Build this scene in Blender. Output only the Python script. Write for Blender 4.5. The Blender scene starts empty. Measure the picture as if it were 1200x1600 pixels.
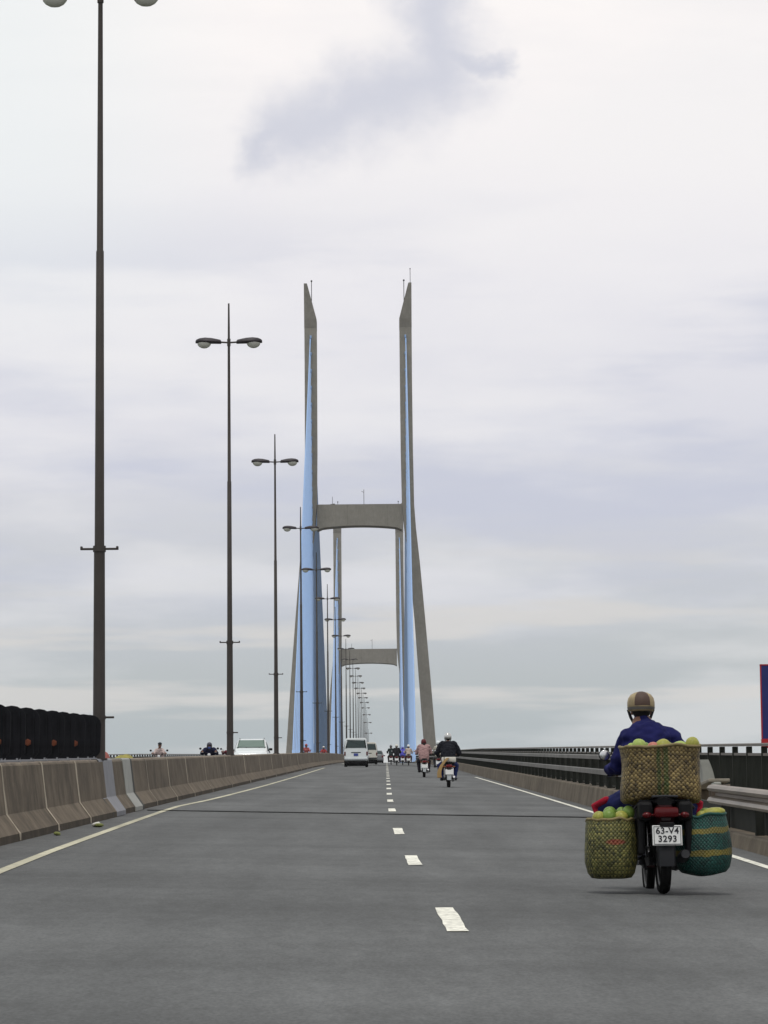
import bpy, bmesh, math, random
from mathutils import Vector, Matrix, noise
R = math.radians
PI = math.pi
random.seed(7)
scene = bpy.context.scene
col = scene.collection

# ------------------------------------------------------------------ materials
def nodes_of(m):
    m.use_nodes = True
    return m.node_tree, m.node_tree.nodes, m.node_tree.links

def mat(name, color, rough=0.7, metal=0.0, var=0.15, scale=4.0, bump=0.0, bscale=30.0, stretch=(1, 1, 1), spec=0.28, coat=0.0, var2=0.0, scale2=0.6, coord='Object'):
    m = bpy.data.materials.new(name)
    nt, N, L = nodes_of(m)
    b = N['Principled BSDF']
    b.inputs['Roughness'].default_value = rough
    b.inputs['Metallic'].default_value = metal
    b.inputs['Specular IOR Level'].default_value = spec
    b.inputs['Coat Weight'].default_value = coat
    tc = N.new('ShaderNodeTexCoord')
    mp = N.new('ShaderNodeMapping')
    mp.inputs['Scale'].default_value = stretch
    L.new(tc.outputs[coord], mp.inputs['Vector'])
    def noisemul(prev, sc, amt):
        n = N.new('ShaderNodeTexNoise'); n.inputs['Scale'].default_value = sc; n.inputs['Detail'].default_value = 6
        L.new(mp.outputs[0], n.inputs['Vector'])
        mr = N.new('ShaderNodeMapRange')
        mr.inputs['From Min'].default_value = 0.25; mr.inputs['From Max'].default_value = 0.75
        mr.inputs['To Min'].default_value = 1 - amt; mr.inputs['To Max'].default_value = 1 + amt
        L.new(n.outputs['Fac'], mr.inputs['Value'])
        vm = N.new('ShaderNodeVectorMath'); vm.operation = 'SCALE'
        if isinstance(prev, tuple): vm.inputs[0].default_value = prev
        else: L.new(prev, vm.inputs[0])
        L.new(mr.outputs[0], vm.inputs['Scale'])
        return vm.outputs[0]
    c = noisemul(tuple(color), scale, var)
    if var2: c = noisemul(c, scale2, var2)
    L.new(c, b.inputs['Base Color'])
    if bump:
        n = N.new('ShaderNodeTexNoise'); n.inputs['Scale'].default_value = bscale; n.inputs['Detail'].default_value = 4
        L.new(mp.outputs[0], n.inputs['Vector'])
        bp = N.new('ShaderNodeBump'); bp.inputs['Strength'].default_value = bump; bp.inputs['Distance'].default_value = 0.02
        L.new(n.outputs['Fac'], bp.inputs['Height']); L.new(bp.outputs[0], b.inputs['Normal'])
    return m

def mat_asphalt():
    m = bpy.data.materials.new('asphalt')
    nt, N, L = nodes_of(m)
    b = N['Principled BSDF']; b.inputs['Roughness'].default_value = 0.78; b.inputs['Specular IOR Level'].default_value = 0.35
    tc = N.new('ShaderNodeTexCoord')
    def tex(scale, stretch, detail=5, lo=.3, hi=.7, a=0., bb=1.):
        mp = N.new('ShaderNodeMapping'); mp.inputs['Scale'].default_value = stretch
        L.new(tc.outputs['Object'], mp.inputs['Vector'])
        n = N.new('ShaderNodeTexNoise'); n.inputs['Scale'].default_value = scale; n.inputs['Detail'].default_value = detail
        n.inputs['Roughness'].default_value = .6
        L.new(mp.outputs[0], n.inputs['Vector'])
        r = N.new('ShaderNodeMapRange'); r.inputs['From Min'].default_value = lo; r.inputs['From Max'].default_value = hi
        r.inputs['To Min'].default_value = a; r.inputs['To Max'].default_value = bb
        L.new(n.outputs['Fac'], r.inputs['Value']); return r.outputs[0]
    def mul(x, y):
        k = N.new('ShaderNodeMath'); k.operation = 'MULTIPLY'
        L.new(x, k.inputs[0])
        if isinstance(y, float): k.inputs[1].default_value = y
        else: L.new(y, k.inputs[1])
        return k.outputs[0]
    grain = tex(46, (1, .3, 1), 3, .3, .7, .76, 1.24)
    speck = tex(9, (1, .25, 1), 4, .3, .7, .86, 1.14)
    track = tex(1.0, (1, .012, 1), 3, .35, .65, .84, 1.12)
    patch = tex(.9, (1, .14, 1), 5, .3, .7, .85, 1.15)
    wide = tex(.5, (.12, .62, 1), 4, .38, .62, .80, 1.13)
    v = mul(mul(mul(mul(grain, patch), wide), speck), track)
    vm = N.new('ShaderNodeVectorMath'); vm.operation = 'SCALE'; vm.inputs[0].default_value = (.087, .0905, .091)
    L.new(v, vm.inputs['Scale']); L.new(vm.outputs[0], b.inputs['Base Color'])
    n = N.new('ShaderNodeTexNoise'); n.inputs['Scale'].default_value = 60; n.inputs['Detail'].default_value = 3
    L.new(tc.outputs['Object'], n.inputs['Vector'])
    bp = N.new('ShaderNodeBump'); bp.inputs['Strength'].default_value = .35; bp.inputs['Distance'].default_value = .01
    L.new(n.outputs['Fac'], bp.inputs['Height']); L.new(bp.outputs[0], b.inputs['Normal'])
    return m

def mat_weave(name, c1, c2, c3, scale, bands=None, band_col=None, vstripe=None, patch=None):
    """plaited straps: two strap colours crossing on the diagonal, a random tone per crossing; UV in metres round / up the basket"""
    m = bpy.data.materials.new(name)
    nt, N, L = nodes_of(m)
    b = N['Principled BSDF']; b.inputs['Roughness'].default_value = .55; b.inputs['Specular IOR Level'].default_value = .35
    tc = N.new('ShaderNodeTexCoord')
    mp = N.new('ShaderNodeMapping'); mp.inputs['Rotation'].default_value = (0, 0, R(45)); mp.inputs['Scale'].default_value = (scale, scale, 1)
    L.new(tc.outputs['UV'], mp.inputs['Vector'])
    ck = N.new('ShaderNodeTexChecker'); ck.inputs['Scale'].default_value = 1
    L.new(mp.outputs[0], ck.inputs['Vector'])
    fl = N.new('ShaderNodeVectorMath'); fl.operation = 'FLOOR'; L.new(mp.outputs[0], fl.inputs[0])
    wn = N.new('ShaderNodeTexWhiteNoise'); wn.noise_dimensions = '2D'; L.new(fl.outputs[0], wn.inputs['Vector'])
    mx = N.new('ShaderNodeMix'); mx.data_type = 'RGBA'
    mx.inputs[6].default_value = (*c1, 1); mx.inputs[7].default_value = (*c2, 1)
    L.new(ck.outputs['Fac'], mx.inputs[0])
    mx2 = N.new('ShaderNodeMix'); mx2.data_type = 'RGBA'
    mx2.inputs[7].default_value = (*c3, 1)
    L.new(mx.outputs[2], mx2.inputs[6])
    pw = N.new('ShaderNodeMath'); pw.operation = 'POWER'; pw.inputs[1].default_value = 2.2
    L.new(wn.outputs['Value'], pw.inputs[0]); L.new(pw.outputs[0], mx2.inputs[0])
    fr0 = N.new('ShaderNodeVectorMath'); fr0.operation = 'FRACTION'; L.new(mp.outputs[0], fr0.inputs[0])
    d0 = N.new('ShaderNodeVectorMath'); d0.operation = 'DISTANCE'; d0.inputs[1].default_value = (.5, .5, 0); L.new(fr0.outputs[0], d0.inputs[0])
    g0_ = N.new('ShaderNodeMapRange'); g0_.inputs['From Min'].default_value = .44; g0_.inputs['From Max'].default_value = .60; g0_.inputs['To Min'].default_value = 0; g0_.inputs['To Max'].default_value = .85; L.new(d0.outputs['Value'], g0_.inputs['Value'])
    mx3 = N.new('ShaderNodeMix'); mx3.data_type = 'RGBA'; mx3.inputs[7].default_value = (*[q * .6 for q in c3], 1); L.new(mx2.outputs[2], mx3.inputs[6]); L.new(g0_.outputs[0], mx3.inputs[0])
    out = mx3.outputs[2]
    sep = N.new('ShaderNodeSeparateXYZ'); L.new(tc.outputs['UV'], sep.inputs[0])
    def stripe(axis, centre, width, out, colour, amt):
        n = N.new('ShaderNodeTexNoise'); n.inputs['Scale'].default_value = 9; L.new(tc.outputs['UV'], n.inputs['Vector'])
        w = N.new('ShaderNodeMath'); w.operation = 'MULTIPLY_ADD'; w.inputs[1].default_value = .05; L.new(n.outputs['Fac'], w.inputs[0]); L.new(sep.outputs[axis], w.inputs[2])
        d = N.new('ShaderNodeMath'); d.operation = 'SUBTRACT'; d.inputs[1].default_value = centre + .025; L.new(w.outputs[0], d.inputs[0])
        a = N.new('ShaderNodeMath'); a.operation = 'ABSOLUTE'; L.new(d.outputs[0], a.inputs[0])
        mr = N.new('ShaderNodeMapRange'); mr.inputs['From Min'].default_value = width * .7; mr.inputs['From Max'].default_value = width
        mr.inputs['To Min'].default_value = amt; mr.inputs['To Max'].default_value = 0
        L.new(a.outputs[0], mr.inputs['Value'])
        # broken up by the plait: only every other crossing shows the stripe fully
        k = N.new('ShaderNodeMath'); k.operation = 'MULTIPLY'; L.new(mr.outputs[0], k.inputs[0])
        q = N.new('ShaderNodeMapRange'); q.inputs['To Min'].default_value = .75; L.new(wn.outputs['Value'], q.inputs['Value']); L.new(q.outputs[0], k.inputs[1])
        x = N.new('ShaderNodeMix'); x.data_type = 'RGBA'; x.inputs[7].default_value = (*colour, 1)
        L.new(out, x.inputs[6]); L.new(k.outputs[0], x.inputs[0]); return x.outputs[2]
    for c, w in (bands or []): out = stripe(1, c, w, out, band_col, .9)
    for c, w, colr in (vstripe or []): out = stripe(0, c, w, out, colr, .75)
    if patch:
        (pu_, pv_, pr_, pc_) = patch
        sb = N.new('ShaderNodeVectorMath'); sb.operation = 'SUBTRACT'; sb.inputs[1].default_value = (pu_, pv_, 0); L.new(tc.outputs['UV'], sb.inputs[0])
        sc_ = N.new('ShaderNodeVectorMath'); sc_.operation = 'MULTIPLY'; sc_.inputs[1].default_value = (.45, 1.6, 0); L.new(sb.outputs[0], sc_.inputs[0])
        ln_ = N.new('ShaderNodeVectorMath'); ln_.operation = 'LENGTH'; L.new(sc_.outputs[0], ln_.inputs[0])
        m_ = N.new('ShaderNodeMapRange'); m_.inputs['From Min'].default_value = pr_ * .6; m_.inputs['From Max'].default_value = pr_; m_.inputs['To Min'].default_value = .75; m_.inputs['To Max'].default_value = 0; L.new(ln_.outputs['Value'], m_.inputs['Value'])
        x_ = N.new('ShaderNodeMix'); x_.data_type = 'RGBA'; x_.inputs[7].default_value = (*pc_, 1); L.new(out, x_.inputs[6]); L.new(m_.outputs[0], x_.inputs[0]); out = x_.outputs[2]
    n = N.new('ShaderNodeTexNoise'); n.inputs['Scale'].default_value = 5; n.inputs['Detail'].default_value = 5; L.new(tc.outputs['Object'], n.inputs['Vector'])
    mr = N.new('ShaderNodeMapRange'); mr.inputs['From Min'].default_value = .3; mr.inputs['From Max'].default_value = .7; mr.inputs['To Min'].default_value = .55; mr.inputs['To Max'].default_value = 1.25
    L.new(n.outputs['Fac'], mr.inputs['Value'])
    vm = N.new('ShaderNodeVectorMath'); vm.operation = 'SCALE'; L.new(out, vm.inputs[0]); L.new(mr.outputs[0], vm.inputs['Scale'])
    L.new(vm.outputs[0], b.inputs['Base Color'])
    fr = N.new('ShaderNodeVectorMath'); fr.operation = 'FRACTION'; L.new(mp.outputs[0], fr.inputs[0])
    ds = N.new('ShaderNodeVectorMath'); ds.operation = 'DISTANCE'; ds.inputs[1].default_value = (.5, .5, 0); L.new(fr.outputs[0], ds.inputs[0])
    bp = N.new('ShaderNodeBump'); bp.invert = True; bp.inputs['Strength'].default_value = .9; bp.inputs['Distance'].default_value = .012
    L.new(ds.outputs['Value'], bp.inputs['Height']); L.new(bp.outputs[0], b.inputs['Normal'])
    return m

def mat_glass(name, color, rough=.08):
    m = bpy.data.materials.new(name)
    nt, N, L = nodes_of(m)
    b = N['Principled BSDF']
    b.inputs['Base Color'].default_value = (*color, 1); b.inputs['Roughness'].default_value = rough
    b.inputs['Specular IOR Level'].default_value = .6; b.inputs['Alpha'].default_value = .93
    return m

def mat_concrete(name, color, streak=.35, dark=.2):
    """weathered cast concrete: blotches, vertical run-off streaks, pores"""
    m = bpy.data.materials.new(name)
    nt, N, L = nodes_of(m)
    b = N['Principled BSDF']; b.inputs['Roughness'].default_value = .9; b.inputs['Specular IOR Level'].default_value = .25
    tc = N.new('ShaderNodeTexCoord')
    c = None
    for sc, st, amt in ((1.3, (1, 1, 1), dark), (2.2, (1.6, 1.6, .3), streak), (14, (1, 1, 1), .12), (4.5, (1, 1, .7), dark * .6), (.25, (1, 1, 1), .12)):
        mp = N.new('ShaderNodeMapping'); mp.inputs['Scale'].default_value = st; L.new(tc.outputs['Object'], mp.inputs['Vector'])
        n = N.new('ShaderNodeTexNoise'); n.inputs['Scale'].default_value = sc; n.inputs['Detail'].default_value = 7; n.inputs['Roughness'].default_value = .6
        L.new(mp.outputs[0], n.inputs['Vector'])
        mr = N.new('ShaderNodeMapRange'); mr.inputs['From Min'].default_value = .3; mr.inputs['From Max'].default_value = .7
        mr.inputs['To Min'].default_value = 1 - amt; mr.inputs['To Max'].default_value = 1 + amt * .6
        L.new(n.outputs['Fac'], mr.inputs['Value'])
        vm = N.new('ShaderNodeVectorMath'); vm.operation = 'SCALE'
        if c is None: vm.inputs[0].default_value = color
        else: L.new(c, vm.inputs[0])
        L.new(mr.outputs[0], vm.inputs['Scale']); c = vm.outputs[0]
    L.new(c, b.inputs['Base Color'])
    n = N.new('ShaderNodeTexNoise'); n.inputs['Scale'].default_value = 25; n.inputs['Detail'].default_value = 5; L.new(tc.outputs['Object'], n.inputs['Vector'])
    bp = N.new('ShaderNodeBump'); bp.inputs['Strength'].default_value = .4; bp.inputs['Distance'].default_value = .01
    L.new(n.outputs['Fac'], bp.inputs['Height']); L.new(bp.outputs[0], b.inputs['Normal'])
    return m

M = {}
M['asphalt'] = mat_asphalt()
M['line'] = mat('road_paint', (.70, .69, .61), .8, var=.3, scale=20, var2=.2, scale2=2.5, stretch=(1, .4, 1))
M['line_old'] = mat('worn_road_paint', (.46, .44, .33), .75, var=.28, scale=9, var2=.25, scale2=.35)
M['barrier'] = mat_concrete('barrier_concrete', (.155, .127, .094), .07, .42)
M['dark_foot'] = mat_concrete('dark_barrier_foot', (.075, .06, .042), .2, .35)  # darker tone for the upright foot of the barrier
M['coping'] = mat_concrete('dusty_coping', (.34, .29, .235), .15, .2)
M['pylon'] = mat_concrete('pylon_concrete', (.272, .258, .230), .09, .08)
M['cap'] = mat_concrete('pylon_cap_concrete', (.21, .198, .178), .12, .12)
M['slab'] = mat_concrete('deck_concrete', (.30, .27, .22), .2, .2)
M['joint'] = mat('joint_steel', (.20, .205, .225), .55, .3, var=.15)
M['jointlight'] = mat('joint_plate', (.30, .305, .28), .6, .2, var=.15)
M['rubber'] = mat('joint_rubber', (.045, .045, .042), .8, var=.3, scale=2)
M['filler'] = mat('joint_filler', (.40, .35, .27), .85, var=.3, scale=6)
M['pole'] = mat('pole_steel', (.058, .05, .046), .55, .2, var=.15, scale=2, var2=.12)
M['lamphead'] = mat('lamp_housing', (.042, .036, .042), .5, .1, var=.1)
M['lampglass'] = mat_glass('lamp_bowl', (.55, .54, .50), .25)
M['cable'] = mat('cable_sheath', (.255, .405, .68), .38, var=.05, scale=.5, spec=.5)
M['steelrail'] = mat('rail_steel', (.15, .142, .13), .55, .35, var=.22, scale=1.2, var2=.15)
M['guard'] = mat('rusty_guardrail', (.20, .165, .135), .45, .35, var=.3, scale=2.5, var2=.25, stretch=(1, .3, 1))
M['fence'] = mat('fence_steel', (.024, .026, .022), .75, 0, var=.3, scale=3, spec=.12)
M['fencetop'] = mat('fence_handrail', (.15, .135, .12), .6, .2, var=.25, scale=2)
M['paddle'] = mat('black_plastic', (.010, .0105, .013), .75, var=.4, scale=8, spec=.08)
M['orange'] = mat('orange_reflector', (.11, .028, .010), .6, var=.45, scale=20)
M['water'] = mat('river_water', (.10, .085, .06), .18, var=.15, scale=.01, bump=.3, bscale=.3)
M['land'] = mat('delta_land', (.06, .085, .035), .95, var=.4, scale=.006, var2=.3, scale2=.05)
M['black'] = mat('black_paint', (.007, .007, .008), .5, var=.2, spec=.15)
M['tyre'] = mat('tyre_rubber', (.009, .009, .009), .9, var=.2, spec=.1, scale=20, bump=.3, bscale=60)
M['chrome'] = mat('chrome', (.65, .65, .66), .22, 1.0, var=.06)
M['alu'] = mat('cast_aluminium', (.14, .14, .14), .45, .8, var=.2)
M['greyplastic'] = mat('grey_plastic', (.030, .031, .035), .55, var=.2)
M['white'] = mat('white_paint', (.70, .74, .75), .3, var=.04, coat=.5)
M['cream'] = mat('cream_paint', (.60, .58, .52), .35, var=.05, coat=.4)
M['greycar'] = mat('grey_paint', (.12, .125, .135), .35, var=.05, coat=.4)
M['silver'] = mat('silver_paint', (.42, .45, .47), .35, .3, var=.04, coat=.4)
M['carglass'] = mat_glass('car_glass', (.025, .045, .045), .06)
M['windscreen'] = mat_glass('car_windscreen', (.16, .22, .19), .06)
M['redlens'] = mat('red_lens', (.15, .008, .01), .2, var=.1)
M['redlens_dark'] = mat('dark_red_lens', (.085, .004, .006), .2, var=.1)
M['clearlens'] = mat('clear_lens', (.7, .7, .7), .1, var=.05)
M['amber'] = mat('amber_lens', (.22, .07, .015), .2, var=.05)
M['plate'] = mat('number_plate_white', (.66, .67, .66), .4, var=.04)
M['plateblue'] = mat('number_plate_blue', (.04, .06, .26), .4, var=.08)
M['ink'] = mat('plate_ink', (.015, .015, .02), .5, var=.05)
M['skin'] = mat('skin', (.20, .10, .065), .5, var=.12, scale=20)
M['hair'] = mat('black_hair', (.008, .007, .006), .55, var=.3, scale=60, stretch=(1, 1, .2))
M['eye'] = mat('eye_white', (.7, .68, .64), .2, var=.03)
M['signblue'] = mat('sign_blue', (.018, .024, .14), .45, var=.12, scale=3)
M['signred'] = mat('sign_red', (.38, .018, .025), .45, var=.1)
M['yellowsack'] = mat('yellow_green_sack', (.27, .24, .06), .8, var=.35, scale=6, bump=.4, bscale=14)
M['rock'] = mat('litter_white', (.6, .6, .55), .8, var=.2, scale=30)
M['leaf'] = mat('litter_green', (.17, .19, .06), .8, var=.3, scale=30)

def paint(name, c, rough=.35, coat=.4): return mat(name, c, rough, var=.06, coat=coat)
def cloth(name, c, var=.16): return mat(name, c, .92, var=var, scale=7, bump=.45, bscale=16, spec=.15)

# ------------------------------------------------------------------ mesh builder
class MB:
    def __init__(self): self.v = []; self.f = []; self.uv = {}; self.mi = []; self.cur = 0
    def add(self, vs, fs, uvs=None):
        o = len(self.v); self.v += [tuple(p) for p in vs]
        for k, f in enumerate(fs):
            if uvs: self.uv[len(self.f)] = uvs[k]
            self.f.append(tuple(i + o for i in f)); self.mi.append(self.cur)
        return self
    def box(self, c, s, rot=None, bev=0.0):
        x, y, z = (k / 2 for k in s)
        if bev:
            b = min(bev, x * .9, y * .9, z * .9); vs = []; idx = {}
            bm = bmesh.new(); bmesh.ops.create_cube(bm, size=1)
            for w in bm.verts: w.co = Vector((w.co.x * s[0], w.co.y * s[1], w.co.z * s[2]))
            bmesh.ops.bevel(bm, geom=bm.edges[:], offset=b, segments=2, affect='EDGES', profile=.5)
            bm.verts.index_update()
            vs = [w.co.copy() for w in bm.verts]; fs = [[w.index for w in f.verts] for f in bm.faces]; bm.free()
        else:
            vs = [Vector(p) for p in ((-x, -y, -z), (x, -y, -z), (x, y, -z), (-x, y, -z), (-x, -y, z), (x, -y, z), (x, y, z), (-x, y, z))]
            fs = [(0, 3, 2, 1), (4, 5, 6, 7), (0, 1, 5, 4), (1, 2, 6, 5), (2, 3, 7, 6), (3, 0, 4, 7)]
        if rot is not None: vs = [rot @ p for p in vs]
        c = Vector(c)
        return self.add([p + c for p in vs], fs)
    def tube(self, pts, rad, n=8, sx=1.0, cap=True, roundcap=False):
        pts = [Vector(p) for p in pts]
        if not hasattr(rad, '__len__'): rad = [rad] * len(pts)
        rad = list(rad)
        if roundcap:
            a = (pts[0] - pts[1]).normalized(); b = (pts[-1] - pts[-2]).normalized()
            r0, r1 = rad[0], rad[-1]
            P0 = [pts[0] + a * r0 * math.sin(t) for t in (1.35, 1.0, .5)]; Q0 = [r0 * math.cos(t) for t in (1.35, 1.0, .5)]
            P1 = [pts[-1] + b * r1 * math.sin(t) for t in (.5, 1.0, 1.35)]; Q1 = [r1 * math.cos(t) for t in (.5, 1.0, 1.35)]
            pts = P0 + pts + P1; rad = Q0 + rad + Q1
        rings = []; up = None
        for i, p in enumerate(pts):
            d = (pts[min(i + 1, len(pts) - 1)] - pts[max(i - 1, 0)]).normalized()
            if up is None:
                up = Vector((0, 0, 1)) if abs(d.z) < .9 else Vector((0, 1, 0))
            u = d.cross(up)
            if u.length < 1e-4: u = d.cross(Vector((1, 0, 0)))
            u.normalize(); w = u.cross(d).normalized(); up = w
            rings.append([p + u * (rad[i] * sx * math.cos(2 * PI * k / n)) + w * (rad[i] * math.sin(2 * PI * k / n)) for k in range(n)])
        return self.loft(rings, cap)
    def loft(self, rings, cap=True, closed=True):
        n = len(rings[0]); vs = [p for r in rings for p in r]; fs = []
        for i in range(len(rings) - 1):
            for k in range(n if closed else n - 1):
                a = i * n + k; b = i * n + (k + 1) % n
                fs.append((a, b, b + n, a + n))
        if cap:
            fs.append(tuple(range(n - 1, -1, -1))); fs.append(tuple(range((len(rings) - 1) * n, len(rings) * n)))
        return self.add(vs, fs)
    def lathe(self, prof, n=16, axis='z', c=(0, 0, 0), cap=True):
        c = Vector(c); rings = []
        for r, h in prof:
            ring = []
            for k in range(n):
                a = 2 * PI * k / n; x, y = r * math.cos(a), r * math.sin(a)
                p = {'z': (x, y, h), 'x': (h, x, y), 'y': (y, h, x)}[axis]
                ring.append(c + Vector(p))
            rings.append(ring)
        return self.loft(rings, cap)
    def ell(self, c, r, n=12, m=8, rot=None):
        c = Vector(c)
        if not hasattr(r, '__len__'): r = (r, r, r)
        rings = []
        for j in range(1, m):
            t = PI * j / m - PI / 2
            rg = [Vector((r[0] * math.cos(t) * math.cos(2 * PI * k / n), r[1] * math.cos(t) * math.sin(2 * PI * k / n), r[2] * math.sin(t))) for k in range(n)]
            rings.append(rg)
        vs = [p for q in rings for p in q] + [Vector((0, 0, -r[2])), Vector((0, 0, r[2]))]
        fs = []
        for i in range(m - 2):
            for k in range(n):
                a = i * n + k; b = i * n + (k + 1) % n; fs.append((a, b, b + n, a + n))
        s = (m - 1) * n
        for k in range(n):
            fs.append(((k + 1) % n, k, s)); o = (m - 2) * n; fs.append((o + k, o + (k + 1) % n, s + 1))
        if rot is not None: vs = [rot @ p for p in vs]
        return self.add([p + c for p in vs], fs)
    def prism(self, poly, a, b, axis='x'):
        """2-D outline extruded from a to b along an axis; outline in the other two coordinates"""
        def P(q, t): return {'x': (t, q[0], q[1]), 'y': (q[0], t, q[1]), 'z': (q[0], q[1], t)}[axis]
        n = len(poly); vs = [P(q, a) for q in poly] + [P(q, b) for q in poly]
        fs = [(k, (k + 1) % n, (k + 1) % n + n, k + n) for k in range(n)] + [tuple(range(n - 1, -1, -1)), tuple(range(n, 2 * n))]
        return self.add(vs, fs)
    def mesh(self, name, mats, smooth=False):
        me = bpy.data.meshes.new(name); me.from_pydata(self.v, [], self.f)
        if not isinstance(mats, (list, tuple)): mats = [mats]
        for m in mats: me.materials.append(m)
        if self.uv:
            l = me.uv_layers.new(name='UVMap')
            for p in me.polygons:
                u = self.uv.get(p.index)
                if u:
                    for i, li in enumerate(p.loop_indices): l.data[li].uv = u[i]
        for p, k in zip(me.polygons, self.mi): p.material_index = k
        if not self.uv:
            bm = bmesh.new(); bm.from_mesh(me); bmesh.ops.recalc_face_normals(bm, faces=bm.faces[:]); bm.to_mesh(me); bm.free()
        if smooth:
            for p in me.polygons: p.use_smooth = True
            if smooth != 'all':
                try: me.set_sharp_from_angle(angle=R(38))
                except Exception: pass
        me.update(); return me
    def build(self, name, mats, parent=None, smooth=False, loc=None):
        o = bpy.data.objects.new(name, self.mesh(name, mats, smooth)); col.objects.link(o)
        if parent: o.parent = parent
        if loc is not None: o.location = loc
        return o

def tag(o, label=None, cat=None, group=None, kind=None):
    if label: o['label'] = label
    if cat: o['category'] = cat
    if group: o['group'] = group
    if kind: o['kind'] = kind
    return o
def empty(name, loc=(0, 0, 0), rz=0.0, label=None, cat=None, group=None):
    o = bpy.data.objects.new(name, None); col.objects.link(o); o.location = loc; o.rotation_euler = (0, 0, rz); o.empty_display_size = .2
    return tag(o, label, cat, group)
def kids(o): return [c for c in bpy.data.objects if c.parent == o]
def copy_tree(o, parent=None):
    ch = kids(o); c = o.copy(); col.objects.link(c); c.parent = parent
    for k in ch: copy_tree(k, c)
    return c

# ------------------------------------------------------------------ the road's own shape
SLOPE, CX = .0516852, -4.9
DT = [(-200, 0), (0, 0), (210, 0), (300, .12), (400, .4), (500, .75), (600, 1.2), (667, 1.5), (705, 1.7), (752, 2.1), (800, 2.95), (855, 4.8), (898, 6.6), (960, 12), (998, 16.5), (1100, 28), (1400, 66), (1700, 108)]
def lin(y):
    for (a, p), (b, q) in zip(DT, DT[1:]):
        if y <= b: return p + (q - p) * (y - a) / (b - a)
    return DT[-1][1]
def drop(y): return sum(lin(y + d) for d in (-30, -20, -10, 0, 10, 20, 30)) / 7 if y > 230 else lin(y)
def g(y): return SLOPE * y - drop(y)
def zr(x, y): return g(y) - .022 * (abs(x - CX) - 5.15)
YS = [-60 + 10 * i for i in range(10)] + [40 + 10 * i for i in range(140)]

def strip(pts, w, name, m, lift=.004, parent=None):
    """painted stripe through (x, y) points, lying on the road"""
    mb = MB(); rows = []
    for i, (x, y) in enumerate(pts):
        rows.append([(x - w / 2, y, zr(x - w / 2, y) + lift), (x + w / 2, y, zr(x + w / 2, y) + lift)])
    mb.loft(rows, cap=False, closed=False)
    return mb.build(name, m, parent)
def sheet(x0, x1, ya, yb, lift, name, m, step=10, nx=1):
    ys = [ya]
    while ys[-1] < yb: ys.append(min(ys[-1] + step, yb))
    mb = MB(); rows = [[(x0 + (x1 - x0) * k / nx, y, zr(x0 + (x1 - x0) * k / nx, y) + lift) for k in range(nx + 1)] for y in ys]
    mb.loft(rows, cap=False, closed=False); return mb.build(name, m)

def sweep(name, prof, ya, yb, m, parent=None, step=10, smooth=False, jitter=0.0):
    """closed cross-section [(x, height above the road)] run along the bridge; heights measured from the road at the section's first x"""
    ys = [ya]
    while ys[-1] < yb - 1e-6: ys.append(min(ys[-1] + step, yb))
    mb = MB(); x0 = sum(p[0] for p in prof) / len(prof)
    rings = [[(x, y, zr(x0, y) + h) for x, h in prof] for y in ys]
    mb.loft(rings)
    return mb.build(name, m, parent, smooth)

# ground, river, deck
g0 = MB(); rg = 3400
g0.add([(-rg, -900, -7), (rg, -900, -7), (rg, rg, -7), (-rg, rg, -7)], [(0, 1, 2, 3)])
tag(g0.build('ground', M['land']), kind='structure')
g0 = MB(); g0.add([(-rg + 5, 420, -6.9), (rg - 5, 420, -6.9), (rg - 5, 1260, -6.9), (-rg + 5, 1260, -6.9)], [(0, 1, 2, 3)])
tag(g0.build('river', M['water']), kind='structure')

dk = MB()
prof = [(-16.5, .18), (6.7, .18), (6.7, -.5), (5.2, -1.9), (-15, -1.9), (-16.5, -.5)]
rings = []
for y in YS + [1440]:
    top = [(x, y, zr(x, y) - .05) for x in (-16.5, -10, CX, 0, 6.7)]
    bot = [(6.7, y, g(y) - .8), (5.0, y, g(y) - 2.0), (-14.8, y, g(y) - 2.0), (-16.5, y, g(y) - .8)]
    rings.append(top + bot)
dk.loft(rings); dk = dk.build('bridge_deck', M['slab'])
tag(dk, 'long concrete bridge deck carrying both carriageways up towards the twin pylons', 'bridge deck')

road = sheet(CX, 4.42, -60, 1430, 0, 'road', M['asphalt'], 5, 4); tag(road, kind='structure')
road2 = sheet(-14.2, CX, -60, 1430, 0, 'road_opposite', M['asphalt'], 10, 3); tag(road2, kind='structure')
for nm, xa, xb in (('footway', 4.72, 6.7), ('footway_opposite', -16.5, -14.4)):
    mb = MB(); mb.loft([[(xa, y, zr(xa, y) - .04), (xa, y, zr(xa, y) + .18), (xb, y, zr(xa, y) + .18), (xb, y, zr(xa, y) - .04)] for y in YS])
    tag(mb.build(nm, M['slab']), kind='structure')

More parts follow.
